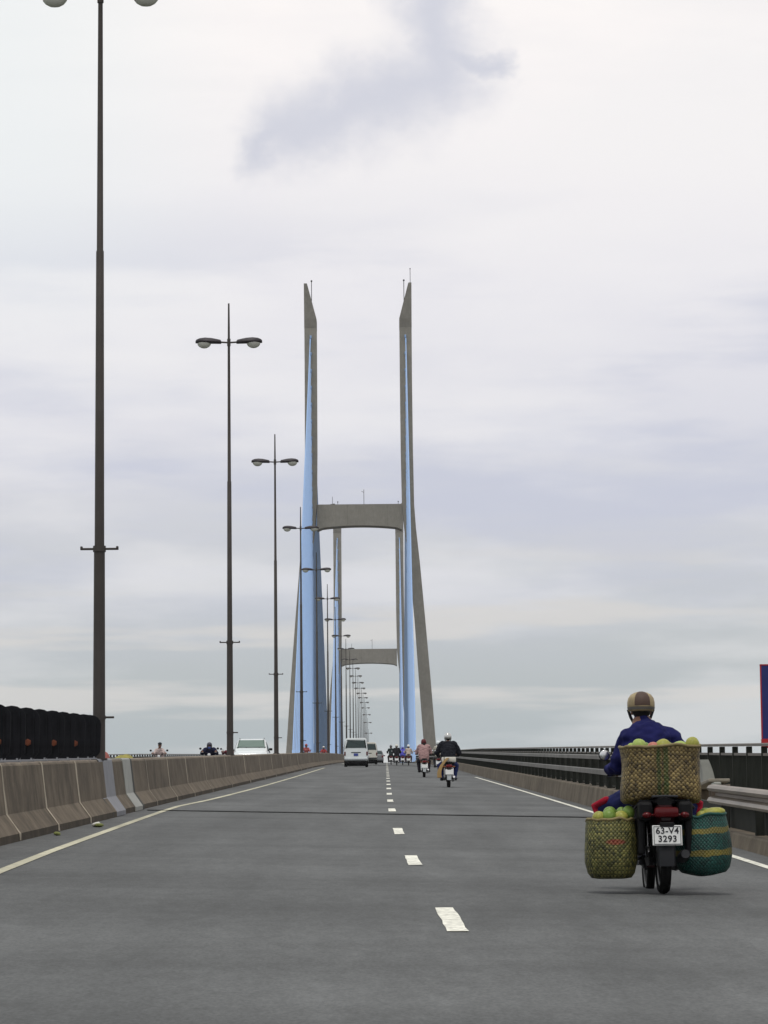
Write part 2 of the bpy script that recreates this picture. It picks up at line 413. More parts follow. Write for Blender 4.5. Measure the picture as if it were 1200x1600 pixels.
# painted lines
DASH = [((.45, 21.2), (.42, 24.35)), ((.285, 33.3), (.262, 36.3)), ((.175, 45.4), (.155, 48.9)), ((.105, 62.1), (.10, 65.3)), ((.085, 73.6), (.08, 77.0))]
DASH += [((.07 - .0004 * (i - 5), 85.4 + 11.9 * (i - 5)), (.07 - .0004 * (i - 5), 88.7 + 11.9 * (i - 5))) for i in range(5, 60)]
DASH = [((.72, 8.9), (.6, 12.2))] + DASH
for k, (a, b) in enumerate(DASH):
    n = 7 if k < 4 else 2
    pts = [(a[0] + (b[0] - a[0]) * t / n, a[1] + (b[1] - a[1]) * t / n) for t in range(n + 1)]
    mb = MB(); rows = []
    for i, (x, y) in enumerate(pts):
        jl = random.uniform(-.006, .006) if 0 < i < n else 0; jr = random.uniform(-.006, .006) if i else .006
        # the nearest dashes slant a little the way the painter walked
        rows.append([(x - .068 + jl, y, zr(x, y) + .006), (x + .068 + jr, y, zr(x, y) + .006)])
    mb.loft(rows, cap=False, closed=False)
    tag(mb.build('lane_marking', M['line']), kind='structure')
LL = [(-3.0, 8), (-3.3, 20), (-3.56, 30), (-3.70, 36), (-3.80, 42), (-3.95, 51.4), (-4.07, 60), (-4.11, 64.5), (-4.06, 67.5), (-3.97, 72), (-3.9, 80), (-3.84, 92), (-3.8, 103), (-3.78, 133), (-3.85, 200), (-3.9, 300), (-3.9, 500), (-3.9, 700)]
tag(strip(LL, .115, 'edge_line', M['line_old'], .006), kind='structure')
RL = [(3.8, 8), (3.9, 25), (3.94, 34), (3.96, 40), (4.02, 62), (4.04, 84), (4.04, 105), (4.0, 140), (4.0, 300), (4.0, 700)]
tag(strip(RL, .11, 'edge_line', M['line'], .006), kind='structure')
for y0 in range(-20, 640, 12):
    tag(strip([(-9.7, y0), (-9.7, y0 + 3)], .13, 'lane_marking', M['line'], .006), kind='structure') if y0 < 400 else None
tag(strip([(-13.7, -40), (-13.7, 700)], .12, 'edge_line', M['line'], .006), kind='structure')
tag(strip([(-6.0, -40), (-6.0, 700)], .12, 'edge_line', M['line_old'], .006), kind='structure')

# expansion joints across the carriageway
def expansion(y, skew, w, label):
    root = empty('expansion_joint', (0, 0, 0), 0, label, 'expansion joint')
    mb = MB(); rows = []
    for i in range(19):
        x = -4.4 + 8.75 * i / 18; yy = y + skew * (x + 4.4) + random.uniform(-.03, .03)
        rows.append([(x, yy - w / 2, zr(x, yy) + .005), (x, yy + w / 2, zr(x, yy) + .005)])
    mb.loft(rows, cap=False, closed=False); mb.build('rubber_seal', M['rubber'], root)
    mb = MB()
    for s in (-1, 1):
        rows = []
        for i in range(19):
            x = -4.4 + 8.75 * i / 18; yy = y + skew * (x + 4.4)
            rows.append([(x, yy + s * (w / 2 + .05) - .05, zr(x, yy) + .009), (x, yy + s * (w / 2 + .05) + .05, zr(x, yy) + .009)])
        mb.loft(rows, cap=False, closed=False)
    mb.build('steel_edge', M['greyplastic'], root)
expansion(60.2, -.17, .26, 'dark expansion joint crossing the grey carriageway in front of the loaded motorbike')
expansion(255, 0, .5, 'faint far joint line across the road behind the distant riders')

# ------------------------------------------------------------------ median barriers
def barrier(name, cx, ya, yb, label, joints):
    root = empty(name, (0, 0, 0), 0, label, 'barrier')
    P = [(.44, -.03), (.435, .085), (.27, .31), (.20, .90), (.17, .925), (-.17, .925), (-.20, .90), (-.27, .31), (-.44, .07), (-.44, -.03)]
    ys = sorted(set([ya, yb] + [y for y in YS if ya < y < yb] + [y for y in joints if ya < y < yb]))
    mb = MB(); mb.loft([[(cx + x, y, zr(cx, y) + h) for x, h in P] for y in ys]); mb.mi = [1 if k % 10 in (0, 8, 9) else 0 for k in range(len(mb.mi) - 2)] + [0, 0]; mb.build('concrete_body', [M['barrier'], M['dark_foot']], root)
    mb = MB(); mb.loft([[(cx + x, y, zr(cx, y) + h) for x, h in ((.178, .90), (.168, .942), (-.168, .942), (-.178, .90))] for y in ys]); mb.build('coping', M['coping'], root)
    # weathered filler strips standing a hair proud of the face at the casting joints
    for j, y in enumerate(joints):
        w = (.07 + .09 * random.random()) * (1 if y < 100 else 1.6)
        if not ya < y < yb: continue
        mb = MB(); pr = [(.444, .0), (.439, .085), (.355, .20), (.274, .311), (.237, .61), (.204, .90), (.181, .944)]
        rows = []
        for x, h in pr:
            q = w * (.55 + .7 * random.random()); o_ = random.uniform(-.02, .02)
            rows.append([(cx + x, y + o_ - q, zr(cx, y) + h), (cx + x, y + o_ + q, zr(cx, y) + h)])
        mb.loft(rows, cap=False, closed=False)
        mb.build('joint_filler', M['filler'], root)
    return root
JA = [22, 26.4, 30.6, 35.1, 39.9, 44.6, 49.4]
b1 = barrier('concrete_barrier', -4.9, -50, 54.2, 'stained concrete median barrier under the black anti-glare paddles', JA)
JB = [65.2, 71.5, 78, 86, 97, 110, 123, 136, 150, 163] + [176 + 13 * i for i in range(20)]
b2 = barrier('concrete_barrier', -5.0, 61.0, 1400, 'long concrete median barrier receding below the row of street lamps', JB)
b3 = barrier('concrete_barrier', -4.96, 54.4, 60.1, 'short concrete barrier block between the two grey steel joint plates', [])
PR = [(.455, .0), (.455, .075), (.285, .318), (.212, .93), (.18, .955), (-.18, .955), (-.212, .93), (-.285, .318), (-.455, .075), (-.455, 0)]
for cx, ya, yb, m, lab in ((-4.92, 53.5, 56.1, 'joint', 'blue-grey steel cover plate wrapped over the barrier joint, nearer one'), (-4.965, 58.9, 60.6, 'jointlight', 'pale grey steel cover plate wrapped over the barrier joint, farther one')):
    mb = MB(); mb.loft([[(cx + x, y, zr(cx, y) + h) for x, h in PR] for y in (ya, yb)])
    o = mb.build('joint_cover', M[m]); tag(o, lab, 'joint cover')
    mb = MB(); ye = yb + .22 if m == 'jointlight' else ya - .12
    mb.loft([[(cx + x * 1.01, y, zr(cx, y) + h * .995) for x, h in PR] for y in ((yb + .003, yb + .34) if m == 'jointlight' else (ya - .12, ya - .003))]); mb.build('rubber_edge', M['rubber'], o)

# anti-glare paddles on the near barrier
def paddle_mesh():
    w, h = .19, .74; out = []
    for k in range(9):
        a = PI * k / 8; out.append((w * math.cos(a), h - .16 + .16 * math.sin(a)))
    out += [(-w * .92, .12), (-w * .5, .03), (w * .5, .03), (w * .92, .12)]
    body = MB(); body.prism(out, -.012, .012, 'y')
    for x in (-.11, 0, .11): body.box((x, 0, .38), (.022, .07, .56), bev=.008)
    return body
PY = [24.2, 26.1, 28, 29.9, 31.8, 33.7, 35.6, 37.4, 39.2, 41.0, 42.7, 44.5, 46.2, 47.9, 49.5, 51.2, 52.8, 53.9]
pb = paddle_mesh().mesh('paddle_blade', M['paddle'])
ft = MB(); ft.box((0, 0, .012), (.24, .14, .03), bev=.006)
for s in (-.08, .08): ft.lathe([(.014, .02), (.014, .05)], 8, c=(s, .045, 0)); ft.lathe([(.014, .02), (.014, .05)], 8, c=(s, -.045, 0))
ft = ft.mesh('foot_bracket', M['joint'])
rf = MB(); rf.lathe([(.05, -.036), (.05, -.04), (.04, -.046)], 6, axis='y'); rf = rf.mesh('reflector', M['orange'])
for i, y in enumerate(PY):
    n = len(PY) - 1 - i
    ordn = ['nearest the lamp pole', 'second from the lamp pole', 'third from the lamp pole', 'fourth from the lamp pole', 'fifth from the lamp pole', 'sixth from the lamp pole', 'seventh from the lamp pole', 'eighth from the lamp pole', 'ninth from the lamp pole', 'tenth from the lamp pole'][min(n, 9)]
    hasr = n % 2 == 0
    lab = 'black round-topped anti-glare paddle %s on the concrete barrier, %s' % ('with orange reflector' if hasr else 'without reflector', ordn) if n < 9 else ('black round-topped anti-glare paddle at the left edge of the photo, on the barrier' if n == 9 else 'black round-topped anti-glare paddle on the barrier nearer than the left photo edge')
    r = empty('anti_glare_paddle', (-4.9 + random.uniform(-.01, .01), y, zr(-4.9, y) + .942), random.uniform(-.06, .06), lab, 'anti-glare paddle', 'black anti-glare paddles on the median barrier')
    for nm, me, loc in (('blade', pb, (0, 0, 0)), ('foot_bracket', ft, (0, 0, 0))) + ((('reflector', rf, (0.03, 0, .26)),) if hasr else ()):
        o = bpy.data.objects.new(nm, me); col.objects.link(o); o.parent = r; o.location = loc

# ------------------------------------------------------------------ street lamps on the median
def make_lamp():
    r = empty('street_lamp')
    mb = MB(); mb.tube([(0, 0, 0), (0, 0, .03)], .14, 12); mb.tube([(0, 0, .03), (0, 0, 3.53)], [.105, .092], 14); mb.build('base_shaft', M['pole'], r, True)
    mb = MB(); mb.tube([(0, 0, 3.53), (0, 0, 8.6), (0, 0, 8.62), (0, 0, 12.9), (0, 0, 14.3)], [.082, .066, .056, .04, .026], 12); mb.build('upper_shaft', M['pole'], r, True)
    mb = MB(); mb.tube([(0, 0, 3.48), (0, 0, 3.58)], .108, 14); mb.box((0, 0, 3.53), (.64, .05, .035), bev=.008)
    for s in (-.3, .3): mb.box((s, 0, 3.55), (.04, .06, .05), bev=.01)
    mb.build('banner_bracket', M['pole'], r)
    mb = MB(); mb.tube([(0, 0, .68), (0, 0, .74)], .112, 14); mb.box((.17, 0, .71), (.16, .03, .035), bev=.008); mb.build('clamp_band', M['pole'], r)
    mb = MB(); mb.tube([(-.34, 0, 13.06), (0, 0, 13.04), (.34, 0, 13.06)], .028, 8); mb.tube([(0, 0, 12.93), (0, 0, 13.16)], .055, 10); mb.build('cross_arm', M['pole'], r, True)
    for s in (-1, 1):
        mb = MB()
        sec = [(.24, .05, .035), (.27, .085, .075), (.40, .11, .10), (.55, .14, .125), (.75, .155, .135), (.92, .13, .11), (1.02, .08, .065), (1.055, .03, .02)]
        rings = []
        for x, w, h in sec:
            zc = 13.06 + .03 * (x - .26)
            ring = []
            for k in range(14):
                a = 2 * PI * k / 14; zz = math.sin(a)
                ring.append((s * x, w * math.cos(a), zc + (h if zz > 0 else .06) * zz))
            rings.append(ring)
        mb.loft(rings); hd = mb.build('lamp_head', M['lamphead'], r, True)
        mb = MB(); mb.ell((s * .78, 0, 13.03), (.22, .125, .175), 14, 8); mb.build('lamp_bowl', M['lampglass'], hd, True)
    return r
lamp = make_lamp()
ORD = ['nearest', 'second', 'third', 'fourth', 'fifth', 'sixth', 'seventh', 'eighth', 'ninth', 'tenth', 'eleventh', 'twelfth', 'thirteenth', 'fourteenth', 'fifteenth', 'sixteenth', 'seventeenth', 'eighteenth', 'nineteenth', 'twentieth', 'twenty-first']
LY = [54.3, 101.8, 144.7, 188.5, 231.7, 275.2, 317.4, 359.8, 402, 444.5, 487, 530, 573, 615, 658, 700, 743, 786, 829, 872, 915]
for i, y in enumerate(LY):
    o = lamp if i == 0 else copy_tree(lamp)
    x = -4.77 if i == 0 else -4.86
    o.location = (x, y, zr(x, y) + .935); o.rotation_euler = (0, 0, random.uniform(-.02, .02))
    if i == 0: lab = 'nearest and tallest double-armed street lamp, rising at the end of the black paddles'
    else: lab = '%s double-armed street lamp counted from the camera along the median barrier' % ORD[i]
    tag(o, lab, 'street lamp', 'double-armed street lamps along the median')

# ------------------------------------------------------------------ right-hand parapet, guardrail and footway fence
root = empty('steel_parapet', (0, 0, 0), 0, 'concrete kerb wall topped by two grey steel rails, right of the far carriageway', 'parapet')
sweep('kerb_wall', [(4.38, -.03), (4.45, .42), (4.47, .44), (4.70, .44), (4.72, .42), (4.72, -.03)], 57, 1400, M['barrier'], root)
sweep('rail', [(4.5, .71), (4.5, .81), (4.515, .825), (4.575, .825), (4.59, .81), (4.59, .71)], 57, 800, M['steelrail'], root)
sweep('rail', [(4.5, 1.03), (4.5, 1.11), (4.515, 1.125), (4.585, 1.125), (4.6, 1.11), (4.6, 1.03)], 57, 800, M['steelrail'], root)
pm = MB(); pm.box((0, 0, .36), (.10, .06, .72), bev=.01); pm.box((0.01, 0, .01), (.2, .16, .02)); pm = pm.mesh('post', M['fence'])
y = 57.5; k = 0; rest = MB()
while y < 790:
    if k < 100:
        o = bpy.data.objects.new('post', pm); col.objects.link(o); o.parent = root; o.location = (4.6, y, zr(4.55, y) + .42)
    else: rest.box((4.6, y, zr(4.55, y) + .78), (.10, .06, .7))
    k += 1; y += 2.5
tag(rest.build('post', M['fence'], root), kind='stuff')

root = empty('guardrail', (0, 0, 0), 0, 'rusty corrugated guardrail with a rounded end on a low kerb behind the loaded motorbike', 'guardrail')
W = [(4.45, .758), (4.39, .745), (4.36, .71), (4.385, .67), (4.47, .645), (4.47, .605), (4.385, .58), (4.36, .54), (4.39, .505), (4.45, .492), (4.462, .495), (4.405, .512), (4.378, .54), (4.40, .572), (4.485, .60), (4.485, .65), (4.40, .678), (4.378, .71), (4.405, .738), (4.455, .75)]
ysg = [-40, -20, 0, 10, 20, 25, 30, 35, 40, 43.5, 44.6]
mb = MB(); mb.loft([[(x, yy, zr(4.45, yy) + h) for x, h in W] for yy in ysg]); mb.build('beam', M['guard'], root)
mb = MB(); rings = []
for a in range(0, 8):
    t = a / 7 * PI * .95
    rings.append([(4.39 + .02 + .14 * (1 - math.cos(t)) / 1.0, 44.6 + .26 * math.sin(t), zr(4.45, 44.8) + h) for h in (.50, .75)] + [(4.40 + .02 + .12 * (1 - math.cos(t)), 44.6 + .24 * math.sin(t), zr(4.45, 44.8) + h) for h in (.75, .50)])
mb.loft(rings); mb.build('end_terminal', M['guard'], root, True)
for y in [8 + 4 * i for i in range(10)]:
    mb = MB(); mb.box((4.55, y, zr(4.5, y) + .42), (.11, .09, .62), bev=.01); mb.build('post', M['fence'], root)
sweep('kerb', [(4.36, -.03), (4.40, .16), (4.42, .18), (4.74, .18), (4.74, -.03)], -50, 56.9, M['barrier'], root)
sweep('dark_backing', [(4.64, .17), (4.63, .49), (4.65, .50), (4.67, .49), (4.67, .17)], -40, 52, M['fence'], root)  # dark panel added behind the posts to darken the space below the beam

def fence(x, ya, yb, label, npost, step=2.24, dz=0.0):
    root = empty('footway_fence', (0, 0, 0), 0, label, 'fence')
    sweep('top_rail', [(x - .045, 1.31 + dz), (x - .045, 1.35 + dz), (x - .03, 1.362 + dz), (x + .03, 1.362 + dz), (x + .045, 1.35 + dz), (x + .045, 1.31 + dz)], ya, yb, M['fencetop'], root)
    sweep('middle_rail', [(x - .03, 1.15 + dz), (x - .03, 1.195 + dz), (x + .03, 1.195 + dz), (x + .03, 1.15 + dz)], ya, yb, M['fencetop'], root)
    sweep('bottom_rail', [(x - .03, .24), (x - .03, .30), (x + .03, .30), (x + .03, .24)], ya, yb, M['fence'], root)
    pm = MB(); pm.box((0, 0, .56 + dz / 2), (.10, .075, 1.13 + dz), bev=.008); pm = pm.mesh('post', M['fence'])
    y = ya + .5; k = 0; rest = MB(); bars = MB()
    while y < yb:
        if k < npost:
            o = bpy.data.objects.new('post', pm); col.objects.link(o); o.parent = root; o.location = (x, y, zr(x, y) + .18)
        else: rest.box((x, y, zr(x, y) + .74 + dz / 2), (.10, .075, 1.13 + dz))
        for q in range(1, 14 if y < 260 else 5):
            yy = y + step * q / (14 if y < 260 else 5)
            bars.box((x, yy, zr(x, yy) + .725 + dz / 2), (.062, .016 if y < 260 else .05, .86 + dz))
        k += 1; y += step
    tag(bars.build('baluster', M['fence'], root), kind='stuff')
    if len(rest.v): tag(rest.build('post', M['fence'], root), kind='stuff')
fence(6.2, 8.3, 760, 'dark steel footway fence along the right edge of the bridge, behind the guardrail', 100)
fence(-15.9, 40.3, 760, 'dark steel footway fence along the far left edge of the bridge, beyond the oncoming lanes', 20, dz=-.16)

# concrete end block and its grey curved post by the parapet start
r = empty('parapet_end', (5.45, 53.4, zr(5.4, 53.4) + .18), 0, 'tan concrete ledge carrying a pale grey curved end plate beside the big basket', 'parapet end block')
mb = MB(); mb.box((-.17, .3, .50), (.34, 3.6, .055), bev=.015); mb.build('ledge', M['slab'], r)
for yy in (-.9, 1.6):
    mb = MB(); mb.box((-.15, yy, .235), (.22, .3, .47), bev=.03); mb.build('leg_block', M['barrier'], r)
mb = MB(); mb.box((-.235, -1.6, .23), (.12, .5, .46), bev=.02); mb.build('pale_upright', M['jointlight'], r)
mb = MB(); rings = []
for i in range(9):
    t = i / 8; h = .525 + .42 * t; cx_ = -.09 - .085 * t * t; w = .10 - .025 * t
    rings.append([(cx_ - w, .9, h), (cx_ + w, .9, h), (cx_ + w, 1.6, h), (cx_ - w, 1.6, h)])
mb.loft(rings); mb.build('end_plate', M['jointlight'], r, True)

# blue sign at the right edge
r = empty('sign_board', (7.72, 60, zr(6.7, 60)), 0, 'dark blue sign board with red lower border rising behind the fence at the right edge', 'sign')
mb = MB(); mb.box((0, 0, 2.1), (1.64, .05, 1.42), bev=.01); p_ = mb.build('panel', M['signblue'], r)
mb = MB(); mb.box((0, -.004, 1.37), (1.66, .06, .17)); mb.box((-.815, -.004, 2.14), (.022, .056, 1.35)); mb.box((.815, -.004, 2.14), (.022, .056, 1.35)); mb.box((0, -.004, 2.815), (1.66, .056, .022)); mb.build('red_border', M['signred'], p_)
for s in (-.55, .55):
    mb = MB(); mb.tube([(s, .06, -.6), (s, .06, 2.7)], .04, 10); mb.build('post', M['steelrail'], r)
mb = MB(); mb.box((-.1, .06, -.5), (1.9, .12, .12)); mb.box((-.82, .06, -.45), (.5, .1, .1)); mb.build('bracket', M['steelrail'], r)

# litter by the barrier foot
for (x, y, m, lab, s) in ((-4.2, 47.4, 'rock', 'crumpled white wrapper with green bits lying at the barrier foot', .065), (-4.28, 42.6, 'leaf', 'small yellow-green scrap lying in the gutter near the left edge', .045)):
    mb = MB(); mb.ell((0, 0, s * .5), (s, s * 1.6, s * .6), 9, 6)
    mb.v = [tuple(Vector(p) * (1 + .35 * noise.noise(Vector(p) * 25))) for p in mb.v]
    o = mb.build('litter', M[m], None); o.location = (x, y, zr(x, y)); tag(o, lab, 'litter')
    if m == 'rock':
        mb = MB(); mb.ell((.05, -.14, .02), (.07, .09, .03), 8, 5); mb.build('green_scrap', M['leaf'], o)

# ------------------------------------------------------------------ pylons and stay cables
def pylon(y0, label, far):
    r = empty('bridge_pylon', (CX, y0, 0), 0, label, 'bridge pylon')
    zb = -7.2
    for s in (-1, 1):
        sec = [(15.6, 18.0, zb, 3.2), (15.0, 17.4, 0, 3.1), (12.35, 14.68, 36.7, 2.7), (11.55, 13.82, 48.8, 2.55), (10.78, 12.86, 60.95, 2.4), (9.85, 11.95, 71.87, 2.3), (8.95, 11.25, 78.7, 2.2), (8.5, 10.93, 83.5, 2.2), (8.36, 10.80, 95.1, 2.1), (8.33, 10.76, 110, 2.05), (8.33, 10.78, 119.4, 2.0)]
        mb = MB(); mb.loft([[(s * a, -d, z), (s * b, -d, z), (s * b, d, z), (s * a, d, z)] for a, b, z, d in sec]); lg = mb.build('leg', M['pylon'], r)
        mb = MB(); mb.loft([[(s * a, -d, z), (s * b, -d, z), (s * b, d, z), (s * a, d, z)] for a, b, z, d in ((8.31, 10.80, 119.4, 2.02), (8.31, 10.80, 121.2, 2.02), (10.16, 10.84, 128.4, 1.6), (10.25, 10.84, 128.6, 1.5))]); mb.build('leg_cap', M['cap'], lg)
        mb = MB(); mb.tube([(s * 9.3, -1.2, 124.6), (s * 9.3, -1.2, 129.0)], .07, 6); mb.ell((s * 9.3, -1.2, 129.1), .2, 8, 6); mb.build('warning_light', M['greyplastic'], lg)
        # recessed anchor openings down the cable face
        mb = MB()
        for k in range(16):
            z = 117.5 - k * 3.41
            mb.box((s * 9.5, -2.45 if z < 75 else -2.2, z), (.34, .35 if z > 75 else .5, .6), bev=.05)
        mb.build('anchor_pipe', M['cable'], lg)
    mb = MB(); mb.tube([(10.6, 0, 128.5), (10.6, 0, 131.6)], .055, 6); mb.ell((10.6, 0, 131.7), .13, 8, 6); mb.build('lightning_rod', M['greyplastic'], r)
    n = 16; top = []; bot = []
    for k in range(n + 1):
        x = -8.46 + 16.92 * k / n; u = abs(x) / 8.46
        bot.append((x, 79.35 - .55 * u ** 2 - (.35 * max(0, (u - .86) / .14) ** 1.5)))
    poly = bot + [(8.46, 83.62), (-8.46, 83.62)]
    mb = MB(); mb.prism(poly, -1.9, 1.9, 'y'); cb = mb.build('crossbeam', M['pylon'], r)
    mb = MB()
    for x in (-4.7, -2.4, 5.6): mb.box((x, -1.905, 81.4), (.05, .02, 4.2))
    mb.build('casting_joint', M['cap'], cb)
    mb = MB(); mb.tube([(.9, 0, 83.6), (.9, 0, 86.8)], .05, 6); mb.tube([(.9, 0, 86.2), (.4, 0, 86.5)], .04, 6); mb.tube([(-5.4, 0, 83.6), (-5.4, 0, 85.4)], .04, 6); mb.box((-5.4, 0, 83.75), (.8, .6, .3), bev=.03); mb.build('antenna', M['greyplastic'], r)
    zl = g(y0) - 2.4
    mb = MB(); mb.box((0, 0, zl - 2.0), (25.0, 4.4, 4.0), bev=.1); mb.build('lower_beam', M['pylon'], r)
    for s in (-1, 1):
        mb = MB(); mb.box((s * 16.8, 0, -6.0), (8, 12, 3.0), bev=.2); mb.build('pile_cap', M['slab'], r)
    return r
pylon(648, 'near tall H-shaped concrete bridge pylon with slanted leg tips over the carriageway', False)
pylon(998, 'far H-shaped concrete bridge pylon seen through the near one, its tips hidden behind the crossbeam', True)
LABC = {}
for (yp, pn) in ((648, 'near'), (998, 'far')):
    for s, sn in ((-1, 'left'), (1, 'right')):
        for d, dn in ((-1, 'towards the camera'), (1, 'away from the camera')):
            lab = 'light blue stay cable of the %s pylon %s leg, running down %s' % (pn, sn, dn)
            for k in range(16):
                za = 117.4 - k * 3.41
                dist = (148.5 - k * 9.4) if (d < 0) == (yp == 648) else (169.5 - k * 10.75)
                ya = yp + d * dist; xa = CX + s * 9.42
                top = Vector((CX + s * (9.58 - .012 * k), yp + d * 1.6, za)); bot = Vector((xa, ya, zr(xa, ya) + .15))
                mb = MB(); vec = (bot - top).normalized()
                mb.tube([top, top + vec * 3, top + vec * 3.01, bot - vec * 4.01, bot - vec * 4, bot], [.15, .15, .118, .118, .16, .16], 10, cap=False)
                o = mb.build('stay_cable', M['cable'], None, True)
                tag(o, lab, 'stay cable', 'stay cables of the %s pylon, %s leg, %s' % (pn, sn, dn))

# ------------------------------------------------------------------ people
def solid(parts, voxel, name, m, parent, seed=0, wrinkle=0.0, wscale=9.0, smooth=4):
    """one continuous surface from overlapping tapered limbs: union by voxel remesh, then relaxed"""
    mb = MB()
    for p in parts:
        if p[0] == 't': mb.tube(p[1], p[2], 14, sx=p[3] if len(p) > 3 else 1.0, roundcap=True)
        elif p[0] == 'e': mb.ell(p[1], p[2], 16, 10, rot=p[3] if len(p) > 3 else None)
        elif p[0] == 'b': mb.box(p[1], p[2], rot=p[3] if len(p) > 3 else None, bev=p[4] if len(p) > 4 else .01)
    me = mb.mesh(name, m, 'all')
    o = bpy.data.objects.new(name, me); col.objects.link(o)
    rm = o.modifiers.new('remesh', 'REMESH'); rm.mode = 'VOXEL'; rm.voxel_size = voxel; rm.use_smooth_shade = True
    if smooth:
        sm = o.modifiers.new('smooth', 'SMOOTH'); sm.factor = .5; sm.iterations = smooth
    dg = bpy.context.evaluated_depsgraph_get()
    me2 = bpy.data.meshes.new_from_object(o.evaluated_get(dg), preserve_all_data_layers=False, depsgraph=dg)
    o.modifiers.clear(); o.data = me2
    if not me2.materials: me2.materials.append(m)
    if wrinkle:
        ns = [v.normal.copy() for v in me2.vertices]
        for v, n in zip(me2.vertices, ns):
            q = v.co * wscale + Vector((seed * 3.1, seed, 0))
            v.co += n * wrinkle * (noise.noise(Vector((q.x, q.y, q.z * 1.8))) + .5 * noise.noise(q * 2.3))
    for p in me2.polygons: p.use_smooth = True
    o.parent = parent; return o

def hand(parts, wrist, target, side, curl_axis=Vector((1, 0, 0))):
    """palm above a handlebar grip with four fingers curled round it and the thumb below; grip runs along x"""
    w = Vector(wrist); t = Vector(target)
    pal = t + Vector((0, -.035, .03))
    parts.append(('t', [w, pal], [.028, .034], 1.25))
    parts.append(('e', tuple(pal), (.043, .045, .02)))
    for i, (dx, L_) in enumerate(((-.032, .9), (-.011, 1.0), (.011, .96), (.032, .8))):
        b = pal + Vector((dx, .035, .006))
        a1 = t + Vector((dx, .03, .022)); a2 = t + Vector((dx, .036 * L_, -.008)); a3 = t + Vector((dx, .008, -.03 * L_))
        parts.append(('t', [b, a1, a2, a3], [.0105, .0105, .0095, .008]))
    th = pal + Vector((-side * .04, .0, 0))
    parts.append(('t', [th, t + Vector((-side * .052, .0, -.005)), t + Vector((-side * .035, .012, -.032))], [.0125, .011, .009]))

